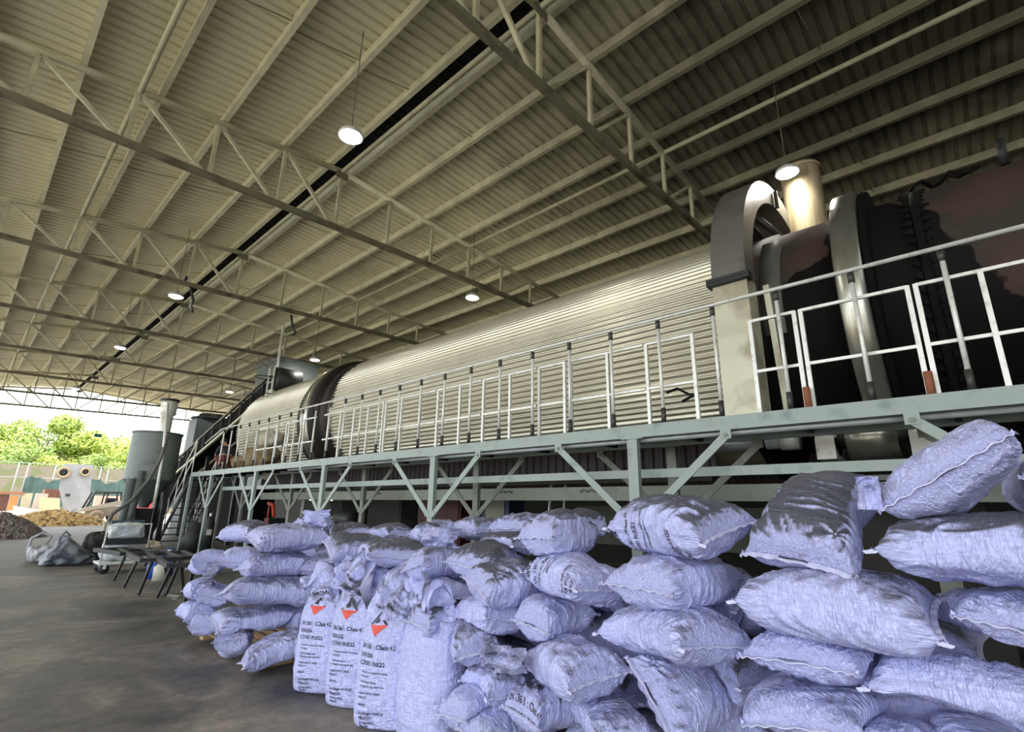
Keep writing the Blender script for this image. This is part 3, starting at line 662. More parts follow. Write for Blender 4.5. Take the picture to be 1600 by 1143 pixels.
    if prints:
        arcu = np.concatenate([[0], np.cumsum(np.linalg.norm(np.diff(V[:, M//4], axis=0), axis=1))]); arct = np.linalg.norm(V[N//2]-np.roll(V[N//2], 1, 0), axis=1).sum()
        for (items, thf, uf, rot, up_) in prints:
            print_on(V, arcu, arct, items, root, thf*M, arcu[-1]*uf, rot, up_)
    BAGCOUNT[0] += 1
    return root

# ------------------------------------------------------------------ walkway platform
PX, PB = 5.4, 6.4
PY = [-0.70, 3.05, 6.80, 10.55, 14.25, 17.70]
PN = ['nearest', 'second', 'third', 'fourth', 'fifth', 'farthest']
DZ = 2.56
def walkway():
    t = thing('walkway', (PX, 8, 0), 'long raised steel walkway beside the kiln on posts with slanting braces', 'walkway')
    y0, y1 = -3.0, 19.75
    for X in (PX, PB):
        MB().bb((X-0.03,y0,DZ-0.145), (X+0.03,y1,DZ)).build('edge_beam', M_plat, t)
    mb = MB(); mb.bb((PX+0.035,y0,DZ-0.03), (PB-0.035,y1,DZ-0.005))
    mb.build('deck', M_soot_shell, t)
    for k in range(18):
        y = y0+0.6+k*1.25; MB().bb((PX+0.031,y,DZ-0.12), (PB-0.031,y+0.05,DZ-0.035)).build('cross_beam', M_dark, t)
    MB().bb((PX-0.028,19.70,DZ-0.135), (PB+0.028,19.76,DZ-0.02)).build('end_beam', M_plat, t)
    for X, m_ in ((PX, M_plat), (PB, M_plat2)):
        for i, Y in enumerate(PY+[19.70]):
            MB().bb((X-0.035,Y-0.065,0), (X+0.035,Y+0.065,DZ-0.15)).build('post', m_, t)
            MB().bb((X-0.05,Y-0.14,DZ-0.16), (X+0.05,Y+0.14,DZ-0.148)).build('cap_plate', m_, t)
            for s in (-1, 1):
                if i == 6: continue
                ft = Vector((X-0.02, Y+s*0.09, 1.48)); tp = Vector((X-0.02, Y+s*1.10, DZ-0.20))
                b = MB().bar(ft, tp, 0.02, 0.085, up=(1,0,0) if False else (0,0,1)).build('brace', m_, t)
                MB().box(tp+Vector((-0.012,0,0.02)), (0.012,0.11,0.12)).build('bracket', m_, b)
                MB().tube(tp+Vector((-0.014,0,0)), tp+Vector((-0.035,0,0)), 0.022, 8).build('bolt', M_plat2, b)
                MB().box(ft+Vector((-0.012,-s*0.02,0)), (0.012,0.11,0.09)).build('bracket', m_, b)
    return t
walkway()
tag(MB().tube((5.52,-3,2.40), (5.52,12.6,2.40), 0.032, 14).build('grey_conduit_pipe', M_pipe), 'grey round pipe hung just under the walkway edge beam', 'pipe')
for i in range(6):
    pass
tag(MB().bb((5.66,-3,1.965), (5.70,17.4,2.065)).build('side_rail_beam', M_plat), 'pale green channel beam running behind the walkway posts', 'beam')
tag(MB().bb((6.9,-3,1.72), (7.0,17.6,1.93)).build('girder', mat('girder_green', (0.27,0.30,0.24), 0.5, 0, 0.1, 2, col2=(0.20,0.22,0.17), thr=(0.5,0.75))), 'heavy dull green girder with stencil marks low behind the walkway', 'girder')
mb = MB()
for y in (1.5, 4.6, 6.4, 10.6): 
    for k in range(7): mb.box((6.893, y+k*0.045, 1.86+0.01*((k*7)%3)), (0.004, 0.018 if k % 3 else 0.03, 0.04), None)
o = mb.build('stencil_marks', M_dark, bpy.data.objects['girder'])
for i in (0,): pass
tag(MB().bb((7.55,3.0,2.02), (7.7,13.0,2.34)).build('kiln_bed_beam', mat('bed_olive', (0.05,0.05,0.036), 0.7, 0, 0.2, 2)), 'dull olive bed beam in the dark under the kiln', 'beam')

# handrail: round posts with dark sleeves and a top tube, and lower square tube frames behind
def skirt():  # added dark sheet, keeps the brightly lit kiln underside out of view
    mb = MB(); y = 2.6; prof = []
    while y < 16.5: prof += [(y,0),(y+0.07,0),(y+0.09,0.03),(y+0.14,0.03)]; y += 0.16
    n = len(prof); vs = [(6.72-px, py, z) for z in (2.12, 2.72) for py, px in prof]
    mb.add(vs+[(6.745-px, py, z) for z in (2.12, 2.72) for py, px in prof], [(i,i+1,n+i+1,n+i) for i in range(n-1)]+[(2*n+i,3*n+i,3*n+i+1,2*n+i+1) for i in range(n-1)])
    tag(mb.build('added_ribbed_screen', mat('screen_purple', (0.030,0.022,0.026), 0.6)), 'added dark purplish ribbed sheet screening the kiln underside behind the walkway', 'sheet')
skirt()
def handrail():
    t = thing('handrail', (PX, 8, DZ), 'tall galvanised handrail of round posts with dark sleeves along the walkway', 'handrail')
    zt = 3.83
    ys = [-0.015+0.664*k for k in range(-2, 27)]
    MB().tube((PX,ys[0]-0.4,zt), (PX,17.45,zt), 0.021, 12).build('top_rail', M_galv, t)
    for y in ys:
        p = MB().tube((PX,y,DZ+0.001), (PX,y,zt-0.01), 0.020, 10).build('rail_post', M_galv, t)
        MB().tube((PX,y,zt-0.13), (PX,y,zt-0.025), 0.028, 10).build('sleeve', M_sleeve, p)
        MB().tube((PX,y,DZ+0.002), (PX,y,DZ+0.17), 0.028, 10).build('sleeve', M_sleeve if y > 0.3 or y < -0.3 else M_sleeve, p)
    MB().tube((PX,17.45,zt), (PX,18.9,zt-0.35), 0.021, 10).build('end_rail', M_galv, t)
    return t
handrail()
xs_, zt_, zm_ = 5.49, 3.57, 3.01
segs = [(-2.3,-0.85,[-2.3,-1.5,-0.85]), (-0.78,0.20,[-0.78,-0.23,0.20]), (0.26,1.13,[0.26,1.13]), (1.19,1.60,[1.19,1.60]), (2.27,4.01,[2.27,2.86,3.42,4.01]), (4.10,5.74,[4.58,5.16,5.74]), (5.85,8.5,[6.31,6.89,7.97,8.5]), (8.59,11.98,[8.59,9.14,9.69,10.25,10.78,11.98]), (12.2,14.6,[12.95,13.54,14.1,14.6])]
segs = [(-2.3,-0.85,[-2.3,-1.5,-0.85]), (-0.78,0.20,[-0.78,-0.23,0.20]), (0.26,1.13,[0.26,1.13]), (1.19,1.62,[1.19,1.62]), (2.25,2.86,[2.27,2.86]), (2.9,4.01,[3.42,4.01]), (4.1,4.6,[4.12,4.58]), (4.64,5.74,[5.16,5.74]), (5.8,6.89,[6.31,6.89]), (6.95,8.5,[7.4,7.97,8.5]), (8.56,9.69,[8.59,9.14,9.69]), (9.75,11.0,[10.25,10.78]), (11.4,12.95,[11.98,12.5,12.95]), (13.1,14.74,[13.54,14.1,14.74])]
for i, (a, b, ps) in enumerate(segs):
    o = thing('rail_frame', (xs_, (a+b)/2, DZ), 'low square tube rail frame inside the handrail, %s from the near end of the walkway' % ['first','second','third','fourth','fifth','sixth','seventh','eighth','ninth','tenth','eleventh','twelfth','thirteenth','fourteenth'][i], 'rail frame', 'low square tube rail frames')
    MB().bb((xs_-0.015,a,zt_-0.015), (xs_+0.015,b,zt_+0.015)).build('top_rail', M_galv, o)
    MB().bb((xs_-0.012,a,zm_-0.015), (xs_+0.012,b,zm_+0.015)).build('mid_rail', M_galv, o)
    for y in ps: MB().bb((xs_-0.019,y-0.019,DZ), (xs_+0.019,y+0.019,zt_+0.01)).build('upright', M_galv, o)
# small rust red sockets standing at the near frames
for y, lab in ((0.24,'rust red pipe socket at the foot of the rail near the kiln tyre'), (1.16,'rust red pipe socket at the foot of the rail nearer the gear guard')):
    tag(MB().tube((5.41,y,DZ+0.001), (5.41,y,DZ+0.2), 0.032, 12).build('pipe_socket', M_rust), lab, 'pipe socket')
tag(MB().path([(5.47,2.62,2.92),(5.5,2.5,2.96),(5.52,2.38,2.88),(5.5,2.3,2.86),(5.5,2.45,2.80)], 0.016, 6).build('cable_tangle', M_black), 'small black cable scrap caught on the mid rail', 'cable')

# ------------------------------------------------------------------ under the kiln: cradles, rollers, duct
def roller(Y, lab):
    t = thing('support_roller', (6.95, Y, 0), lab, 'roller', 'kiln support rollers')
    MB().lathe((7.15,Y-0.24,2.45), (0,1,0), [(0,0.0),(0,0.26),(0.48,0.26),(0.48,0.0)], 40).build('roller_wheel', M_tyre, t)
    MB().tube((7.15,Y-0.55,2.45), (7.15,Y+0.55,2.45), 0.09, 16).build('axle', M_sleeve, t)
    for s in (-1, 1):
        b = MB().bb((6.9,Y+s*0.45-0.1,2.2), (7.34,Y+s*0.45+0.1,2.45)).lathe((7.12,Y+s*0.45-0.1,2.45),(0,1,0),[(0,0),(0,0.2),(0.2,0.2),(0.2,0)],20).build('bearing_block', M_galv, t)
        MB().bb((6.95,Y+s*0.45-0.09,0), (7.3,Y+s*0.45+0.09,1.70)).build('pedestal', M_plat2, t)
    MB().bb((7.05,Y-0.6,1.955), (7.3,Y+0.6,2.015)).build('base_plate', M_plat2, t)
roller(0.92, 'shiny support roller in bearing blocks under the near tyre')
roller(14.2, 'dark support roller under the far tyre')
def hduct():
    t = thing('horizontal_duct', (7.4, 3.2, 2.5), 'light grey round horizontal duct in the shade under the kiln near the guard', 'duct')
    MB().lathe((7.4,1.9,2.52), (0,1,0), [(0,0),(0,0.115),(2.6,0.115),(2.6,0)], 28).build('pipe', M_pipe, t)
    MB().lathe((7.4,1.75,2.52), (0,1,0), [(0,0),(0,0.14),(0.22,0.14),(0.22,0)], 28).build('collar', M_galv, t)
    MB().lathe((7.4,4.4,2.52), (0,1,0), [(0,0),(0,0.14),(0.22,0.14),(0.22,0)], 28).build('collar', M_galv, t)
hduct()
rd = random.Random(11)
# concrete plinths and machine boxes standing in the dark below
def boxthing(name, a, b, m_, lab, cat, extra=None):
    t = thing(name, ((a[0]+b[0])/2, (a[1]+b[1])/2, a[2]), lab, cat)
    MB().bb(a, b).build('casing', m_, t, bevel=0.01)
    if extra: extra(t, a, b)
    return t
def doorx(t, a, b):
    MB().bb((a[0]-0.02,a[1]+0.06,a[2]+0.1), (a[0]-0.001,b[1]-0.06,b[2]-0.1)).build('door', t.children[0].data.materials[0], t)
    MB().bb((a[0]-0.05,a[1]+0.12,(a[2]+b[2])/2), (a[0]-0.021,a[1]+0.15,(a[2]+b[2])/2+0.14)).build('handle', M_galv, t)
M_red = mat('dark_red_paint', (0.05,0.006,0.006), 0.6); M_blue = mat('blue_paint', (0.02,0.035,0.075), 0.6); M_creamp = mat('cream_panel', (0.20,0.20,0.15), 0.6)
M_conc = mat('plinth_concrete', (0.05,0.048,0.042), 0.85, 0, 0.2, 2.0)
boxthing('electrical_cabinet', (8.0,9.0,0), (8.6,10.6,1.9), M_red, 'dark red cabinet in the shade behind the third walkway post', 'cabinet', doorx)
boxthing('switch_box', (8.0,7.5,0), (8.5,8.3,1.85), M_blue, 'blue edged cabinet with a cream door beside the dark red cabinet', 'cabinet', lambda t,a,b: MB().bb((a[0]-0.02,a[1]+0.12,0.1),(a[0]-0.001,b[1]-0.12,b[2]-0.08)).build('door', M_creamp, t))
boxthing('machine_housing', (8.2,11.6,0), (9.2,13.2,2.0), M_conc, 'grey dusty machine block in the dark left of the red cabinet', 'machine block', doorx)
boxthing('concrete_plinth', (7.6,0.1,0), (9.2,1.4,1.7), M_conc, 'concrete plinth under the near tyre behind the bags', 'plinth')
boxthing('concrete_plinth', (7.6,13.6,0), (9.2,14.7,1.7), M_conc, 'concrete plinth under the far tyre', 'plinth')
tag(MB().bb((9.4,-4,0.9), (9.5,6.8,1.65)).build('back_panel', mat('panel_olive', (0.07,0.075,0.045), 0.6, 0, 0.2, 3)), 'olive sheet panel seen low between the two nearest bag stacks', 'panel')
def ladder(p, q, w, lab, name='step_ladder', m_=M_rust, n=7):
    p = Vector(p); q = Vector(q); t = thing(name, p, lab, 'ladder')
    sx = (q-p).cross(Vector((0,0,1))).normalized()*w/2
    for s in (-1, 1): MB().bar(p+sx*s, q+sx*s, 0.03, 0.05).build('stile', m_, t)
    for k in range(1, n): 
        c = p+(q-p)*k/n; MB().bar(c-sx*0.97, c+sx*0.97, 0.025).build('rung', m_, t)
    return t
ladder((7.6,6.1,0), (7.9,6.1,2.1), 0.35, 'aluminium and red step ladder leaning in the dark behind the bag pile', m_=M_galv)
# back-wall machinery silhouettes: dark motors and pipes seen through the truss of legs
for i, (y, x, r, z, lab) in enumerate(((16.0,9.0,0.30,1.1,'dark drive motor low under the far end of the kiln'), (12.2,6.95,0.2,1.25,'small dark motor behind the fourth walkway post'))):
    t = thing('drive_motor', (x,y,0), lab, 'motor')
    MB().lathe((x,y-0.4,z), (0,1,0), [(0,0),(0,r*0.8),(0.06,r),(0.7,r),(0.75,r*0.7),(0.85,r*0.7),(0.85,0)], 24).build('motor_body', M_dark, t)
    MB().bb((x-r,y-0.35,0), (x+r,y+0.35,z-r*0.9)).build('stand', M_conc, t)
    MB().tube((x,y+0.45,z), (x,y+0.7,z), 0.05, 10).build('shaft', M_galv, t)

# ------------------------------------------------------------------ feed end: box, ladder with cage, inclined conveyor, dust duct
def feed_box():
    a = at(434,618,Y=19.9); 
    t = thing('feed_box', (8.3,20.2,0), 'grey green sheet metal feed box standing over the far end of the kiln', 'feed box')
    MB().bb((7.6,19.5,2.1), (9.2,21.6,7.05)).build('casing', M_greyg, t, bevel=0.01)
    MB().bb((7.55,19.45,6.98), (9.25,21.65,7.10)).build('lid', M_greyg, t)
    MB().tube((8.5,19.49,6.4), (8.5,19.44,6.4), 0.08, 12).build('port', M_black, t)
    MB().bar((7.56,19.44,5.6), (7.56,19.44,8.4), 0.07).build('corner_pole', M_galv, t)
feed_box()
def cage_ladder():
    p, q = Vector((6.95,18.3,DZ)), Vector((6.95,18.3,6.35))
    t = thing('cage_ladder', p, 'galvanised vertical ladder with a hooped top beside the feed box', 'ladder')
    for s in (-1, 1): MB().bar(p+Vector((0,s*0.22,0)), q+Vector((0,s*0.22,0)), 0.045).build('stile', M_galv, t)
    for k in range(1, 13):
        c = p+(q-p)*k/13; MB().tube(c-Vector((0,0.20,0)), c+Vector((0,0.20,0)), 0.013, 6).build('rung', M_galv, t)
    for i, z in enumerate((5.3,5.9,6.35)):
        pts = [Vector((6.95-0.55*math.sin(a), 18.3+0.3*math.cos(a), z+(0.25*math.sin(a) if i == 2 else 0))) for a in [math.pi*j/12 for j in range(13)]]
        MB().path(pts, 0.016, 6).build('cage_hoop', M_dark if i < 2 else M_chord, t)
cage_ladder()
def conveyor():
    A = Vector((8.6,20.9,6.6)); B = at(205,838,X=8.6); B = Vector((8.6, 33.0, 2.4)); 
    # keep the photograph's line: upper chord through (300,690) and (415,590)
    A = at(428,581,X=7.3); B = at(296,700,X=7.3); D = (B-A); A = A-D*0.02; B = B+D*0.35
    t = thing('inclined_conveyor', B, 'black inclined conveyor gantry climbing to the feed box with yellow green side rails', 'conveyor')
    up = Vector((0,0,1)); dn = Vector((0,0,-0.75))
    for off, nm in ((0.0,'top_chord'), (-0.75,'bottom_chord')):
        for dx in (0.0, 0.9):
            MB().bar(A+Vector((dx,0,off)), B+Vector((dx,0,off)), 0.10, 0.09).build(nm, M_steel if off else M_chord, t)
    n = 12
    for k in range(n+1):
        c = A+(B-A)*k/n
        for dx in (0,0.9): MB().bar(c+Vector((dx,0,0)), c+Vector((dx,0,-0.75)), 0.05).build('web_post', M_dark, t)
    mb = MB(); d = (B-A).normalized(); sx = Vector((1,0,0))
    mb.prism([A+Vector((0.06,0,-0.08)), B+Vector((0.06,0,-0.08)), B+Vector((0.06,0,-0.68)), A+Vector((0.06,0,-0.68))], (0.78,0,0)); mb.build('belt_trough', M_black, t)
    for k in (3.5, 7.5): 
        c = A+(B-A)*k/n; MB().bar(Vector((c.x+0.45,c.y,c.z-0.8)), Vector((c.x+0.45,c.y,0)), 0.14).build('support_leg', M_dark, t)
    MB().lathe(A+Vector((0.02,0,-0.3)), (1,0,0), [(0,0),(0,0.42),(0.86,0.42),(0.86,0)], 24).build('head_drum', M_dark, t)
conveyor()
def dark_curtain():
    # black sheeted side below the conveyor
    a = at(445,612,X=8.0); b = at(330,700,X=8.0)
    t = thing('sheeted_chute', (8.0,22.5,0), 'large black sheeted chute wall below the inclined conveyor', 'chute')
    mb = MB(); mb.prism([(8.2,21.7,6.2),(8.2,21.7,0.0),(8.2,28.8,0.0),(8.2,28.8,3.6)], (0.9,0,0)); mb.build('sheeting', M_black, t)
dark_curtain()
def dust_duct():
    p = at(322,700,Y=30.0); q = at(318,657,Y=30.0)
    t = thing('square_dust_duct', (p.x,30.0,0), 'grey green square duct with a flanged top left of the inclined conveyor', 'duct')
    MB().bb((p.x-0.85,29.3,0), (p.x+0.85,30.6,q.z)).build('casing', mat('duct_dark', (0.07,0.085,0.085), 0.5), t)
    MB().lathe((p.x,29.95,q.z), (0,0,1), [(0,0.75),(0.06,0.95),(0.14,0.95),(0.14,0.6),(0.35,0.6)], 24).build('flange', M_dark, t)
    MB().path([(p.x-0.2,29.9,q.z-0.6),(p.x-1.4,29.6,1.8),(p.x-2.2,29.4,0.0)], 0.33, 14).build('slanted_pipe', M_dark, t)
dust_duct()

# ------------------------------------------------------------------ stairs at the end of the walkway
def stairs():
    t = thing('steel_stairs', (5.9, 21, 0), 'steep dark steel stairs with pale handrails down from the far end of the walkway', 'stairs')
    ya, yb = 19.85, 22.6; za = DZ
    for X in (5.45, 6.3): MB().bar((X,ya,za-0.06), (X,yb,0.05), 0.04, 0.18).build('stringer', M_dark, t)
    for k in range(1, 11):
        y = ya+(yb-ya)*k/11; z = za*(1-k/11); MB().bb((5.471,y-0.12,z-0.02), (6.279,y+0.12,z+0.01)).build('tread', M_dark, t)
    for X in (5.42, 6.33):
        h = MB()
        h.tube((X,ya,za+1.1), (X,yb,1.1), 0.022, 8); h.build('handrail', M_galv, t)
        MB().tube((X,ya,za+0.55), (X,yb,0.55), 0.018, 8).build('mid_rail', M_galv, t)
        for k in range(5):
            f = k/4; y = ya+(yb-ya)*f; z = za*(1-f); MB().tube((X,y,max(0.0,z-0.02)), (X,y,z+1.1), 0.02, 8).build('baluster', M_galv, t)
stairs()

# things on the far end of the deck
def worker():
    """bending figure behind the rail: one skinned body"""
    c = Vector((5.95, 18.35, DZ))
    t = thing('person', c, 'person in dark top and red trousers crouching behind the far rail end', 'person')
    def skin(name, pts, edges, rad, mt, par):
        me = bpy.data.meshes.new(name); me.from_pydata([tuple(Vector(p)) for p in pts], edges, [])
        o = bpy.data.objects.new(name, me); COL.objects.link(o); o.parent = par; me.materials.append(mt)
        md = o.modifiers.new('skin', 'SKIN'); 
        for i, r in enumerate(rad): me.skin_vertices[0].data[i].radius = (r, r) if not isinstance(r, tuple) else r
        me.skin_vertices[0].data[0].use_root = True
        md.use_smooth_shade = True; s2 = o.modifiers.new('sub', 'SUBSURF'); s2.levels = 2; s2.render_levels = 2
        return o
    M_skin = mat('skin', (0.45,0.26,0.17), 0.5); M_shirt = mat('dark_shirt', (0.015,0.015,0.035), 0.8); M_redc = mat('red_cloth', (0.12,0.012,0.012), 0.8); M_hair = mat('black_hair', (0.01,0.01,0.01), 0.6)
    # local coordinates, facing +Y-ish and bent forward
    P = [(0,0,0.46),(0,0.12,0.66),(0,0.28,0.84),(0,0.36,0.90),(0.0,0.46,0.94),
         (0.17,0.25,0.82),(0.22,0.40,0.56),(0.16,0.60,0.44),(-0.17,0.25,0.82),(-0.22,0.42,0.58),(-0.15,0.62,0.48),
         (0.10,0,0.44),(0.14,0.40,0.50),(0.12,0.12,0.07),(0.12,0.28,0.035),(-0.10,0,0.44),(-0.15,0.40,0.50),(-0.12,0.12,0.07),(-0.12,0.28,0.035)]
    E_ = [(0,1),(1,2),(2,3),(3,4),(2,5),(5,6),(6,7),(2,8),(8,9),(9,10),(0,11),(11,12),(12,13),(13,14),(0,15),(15,16),(16,17),(17,18)]
    Rr = [(0.14,0.10),(0.14,0.10),(0.15,0.10),0.055,0.06,0.055,0.043,0.033,0.055,0.043,0.033,0.085,0.06,0.042,0.035,0.085,0.06,0.042,0.035]
    skin('body', P, E_, Rr, M_skin, t)
    skin('shirt', [P[0],P[1],P[2],P[5],P[6],P[8],P[9]], [(0,1),(1,2),(2,3),(3,4),(2,5),(5,6)], [(0.16,0.12),(0.16,0.12),(0.165,0.12),0.07,0.055,0.07,0.055], M_shirt, t)
    skin('trousers', [P[0],P[11],P[12],(0.12,0.13,0.13),P[15],P[16],(-0.12,0.13,0.13)], [(0,1),(1,2),(2,3),(0,4),(4,5),(5,6)], [(0.15,0.115),0.10,0.075,0.06,0.10,0.075,0.06], M_redc, t)
    hd = MB(); hc = c+Vector((0,0.56,1.02)); prof = [(-0.125,0.0),(-0.115,0.035),(-0.08,0.062),(-0.02,0.078),(0.04,0.085),(0.09,0.07),(0.115,0.04),(0.125,0)]
    hd.lathe(hc, (0.0,0.25,0.97), prof, 20); hd.build('head', M_skin, t)
    MB().lathe(hc+Vector((0,-0.01,0.012)), (0.0,0.1,0.97), [(0.0,0.092),(0.05,0.094),(0.1,0.075),(0.13,0.035),(0.138,0)], 20).build('hair', M_hair, t)
    nz = MB(); nz.lathe(hc+Vector((0,0.08,-0.02)), (0,1,0), [(0,0.016),(0.02,0.01),(0.028,0)], 8); nz.build('nose', M_skin, t)
    for s in (-1,1):
        MB().lathe(hc+Vector((s*0.03,0.072,0.01)), (0,1,0), [(0,0.011),(0.006,0.006),(0.008,0)], 8).build('eye', M_hair, t)
        MB().lathe(hc+Vector((s*0.082,0,-0.01)), (s,0,0), [(0,0.025),(0.01,0.02),(0.012,0)], 8).build('ear', M_skin, t)
        # hands: palm and five fingers
        w = c+Vector((s*(0.16 if s > 0 else 0.15), 0.61, 0.45)); hm = MB()
        hm.box(w+Vector((0,0.03,-0.02)), (0.075,0.08,0.03))
        for k in range(4): hm.path([w+Vector((-0.028+k*0.019,0.065,-0.02)), w+Vector((-0.028+k*0.019,0.10,-0.035)), w+Vector((-0.028+k*0.019,0.105+0.005*(k%2),-0.065))], 0.009, 6)
        hm.path([w+Vector((-s*0.035,0.02,-0.02)), w+Vector((-s*0.06,0.05,-0.035)), w+Vector((-s*0.055,0.075,-0.045))], 0.010, 6)
        hm.build('hand', M_skin, t)
    return t
worker()
def lumpy(name, c, d, m_, lab, cat, seed=1, group=None, parent=None, peak=None):
    """soft filled sack: a subdivided, sagging, creased lump"""
    rr = np.random.RandomState(seed); n, k = 64, 40; vs = []; ph = rr.uniform(0, 6, 8)
    for i in range(k+1):
        v = -math.pi/2+math.pi*i/k
        for j in range(n):
            u = 2*math.pi*j/n; cu, su = math.cos(u), math.sin(u); cv, sv = math.cos(v), math.sin(v)
            q = 0.62; x = math.copysign(abs(cu)**q, cu)*abs(cv)**0.55; y = math.copysign(abs(su)**q, su)*abs(cv)**0.55; z = math.copysign(abs(sv)**0.7, sv)
            w = 1+0.06*math.sin(3*u+ph[0]+2*z)+0.05*math.sin(5*u+ph[1]-3*z)+0.03*math.sin(9*u+ph[2]+5*z)
            vs.append((c[0]+x*w*d[0]/2, c[1]+y*w*d[1]/2, max(c[2]+d[2]/2+z*d[2]/2*w, c[2]+0.002)))
    fs = [(i*n+j, i*n+(j+1)%n, (i+1)*n+(j+1)%n, (i+1)*n+j) for i in range(k) for j in range(n)]
    V = np.array(vs); c0 = np.array(c); q = (V-c0); sz = max(d)
    nn_ = q-np.array([0,0,d[2]/2]); nn_ = nn_/np.maximum(np.linalg.norm(nn_, axis=1), 1e-6)[:,None]
    if peak:
        u = np.clip(q[:,0]/(d[0]/2), -1, 1); V[:,2] = c0[2]+q[:,2]*np.interp(u, [p_[0] for p_ in peak], [p_[1] for p_ in peak])
    q2 = q*(6.0/sz*1.0)+0.5*np.stack([vnoise(q*3/sz, seed+k_) for k_ in range(3)], -1)
    amp = (0.045 if peak else 0.03)*sz
    dd_ = amp*(ridge(vnoise(q2, seed+5), 2.5)-0.4)+0.4*amp*(ridge(vnoise(q2*2.3, seed+6), 2)-0.4)
    V = V+nn_*dd_[:,None]; V[:,2] = np.maximum(V[:,2], c0[2]+0.002); vs = [tuple(p_) for p_ in V]
    o = MB().add(vs, fs, True).build(name, m_, parent)
    if not parent: tag(o, lab, cat, group)
    return o
M_burlap = mat('brown_sack', (0.20,0.15,0.075), 0.85, 0, 0.25, 6, bump=0.6, bscale=60)
M_ltsack = mat('pale_sack', (0.42,0.38,0.30), 0.8, 0, 0.15, 5, bump=0.4, bscale=30)
a = at(373,727,X=5.95)
lumpy('filled_sack', (5.95,15.45,DZ), (0.7,1.5,0.62), M_burlap, 'bulging brown sack standing on the far end of the walkway', 'sack', 4)
lumpy('filled_sack', (6.1,15.4,DZ+0.615), (0.6,1.2,0.45), M_ltsack, 'pale sack lying on top of the brown sack on the walkway', 'sack', 9)
lumpy('filled_sack', (5.95,16.75,DZ), (0.6,0.8,0.42), M_burlap, 'low brown sack beside the bending person on the walkway', 'sack', 6)

# ------------------------------------------------------------------ silo and the frames at the left
def silo():
    Yc = 22.5; top = at(250,678,Y=Yc); rim = at(236,750,Y=Yc+0.0)
    cx = at(243,700,Y=Yc).x; r = (at(283,700,Y=Yc)-at(200,700,Y=Yc)).length/2*0.94
    t = thing('silo', (cx,Yc,0), 'dark grey green round silo with a cone bottom, left of the stairs', 'silo')
    zr, zt = rim.z, top.z; zc = at(238,793,Y=Yc).z; M_silo = mat('silo_paint', (0.20,0.235,0.225), 0.5, 0, 0.12, 2.0, col2=(0.13,0.155,0.15), thr=(0.5,0.7))
    MB().lathe((cx,Yc,0), (0,0,1), [(zr,r),(zt,r)], 56).lathe((cx,Yc,0), (0,0,1), [(zt,r),(zt,0)], 56).build('tank', M_silo, t)
    MB().lathe((cx,Yc,0), (0,0,1), [(zc,0.15),(zc+0.10,0.17),(zr,r)], 56).build('cone', M_greyg, t)
    MB().lathe((cx,Yc,0), (0,0,1), [(zt-0.03,r),(zt-0.03,r+0.03),(zt+0.03,r+0.03),(zt+0.03,r-0.02)], 56).build('rim', M_greyg, t)
    MB().lathe((cx,Yc,0), (0,0,1), [(zr-0.02,r),(zr-0.02,r+0.02),(zr+0.03,r+0.02),(zr+0.03,r)], 56).build('hip_ring', M_greyg, t)
    MB().bb((cx-0.26,Yc-0.26,zc-0.75), (cx+0.26,Yc+0.26,zc-0.02)).build('valve_box', M_dark, t)
    for k in range(4):
        a = math.pi/4+k*math.pi/2; MB().bar((cx+r*0.9*math.cos(a),Yc+r*0.9*math.sin(a),0), (cx+r*0.9*math.cos(a),Yc+r*0.9*math.sin(a),zr+0.1), 0.13).build('leg', M_dark, t)
    MB().prism([(cx-0.55,Yc-0.4,0),(cx+0.55,Yc-0.4,0),(cx+0.25,Yc-0.3,zc-0.76),(cx-0.25,Yc-0.3,zc-0.76)], (0,0.6,0)).build('skirt', M_dark, t)
    p = Vector((cx+0.35,Yc,0)); zt2 = at(262,628,Y=Yc).z
    MB().lathe((cx+0.12,Yc-0.2,0), (0,0,1), [(zt,0.20),(zt2-0.55,0.20),(zt2-0.5,0.26),(zt2,0.28),(zt2,0)], 20).build('vent_stack', M_galv, t)
    MB().lathe((cx+0.12,Yc-0.2,0), (0,0,1), [(zt2,0.28),(zt2,0.31),(zt2+0.08,0.31),(zt2+0.08,0)], 20).build('vent_flange', M_dark, t)
    A = Vector((cx+0.45,Yc-0.4,zt2-0.4))
    return t, cx, Yc, r, zt
st, scx, sYc, sr, szt = silo()
# pipes looping down from the vent
Yq = 20.6
tag(MB().path([at(262,680,Y=Yq), at(252,715,Y=Yq), at(232,750,Y=Yq), at(205,782,Y=Yq), at(176,802,Y=Yq), at(167,820,Y=Yq), at(166,850,Y=Yq)], 0.06, 10).build('curved_hose', mat('hose_grey', (0.12,0.12,0.11), 0.6)), 'thick grey hose curving down in front of the silo to the left', 'hose')
tag(MB().path([at(262,630,Y=Yq), at(256,700,Y=Yq), at(246,760,Y=Yq), at(240,792,Y=Yq)], 0.05, 10).build('drop_pipe', M_galv), 'straight pale pipe in front of the silo running down from the vent', 'pipe')
for i, (x0, x1, lab) in enumerate(((222,190,'dark round upright pipe left under the silo, nearer the cone'), (206,180,'dark round upright pipe left under the silo, farther from the cone'))):
    tag(MB().tube(at(x0,735+12*i,Y=21.4), Vector((at(x1,850,Y=21.4).x,21.4,0)), 0.13, 14).build('upright_pipe', M_greyg), lab, 'pipe', 'upright pipes under the silo')
tag(MB().bb(at(184,866,Y=21.2)-Vector((0.1,0.1,9)) if False else (at(184,850,Y=21.0).x-0.35,20.6,0), (at(203,850,Y=21.0).x+0.2,21.1,1.0)).build('pump_block', mat('teal_paint', (0.06,0.11,0.13), 0.5)), 'teal grey pump block at the foot of the pipes under the silo', 'pump')

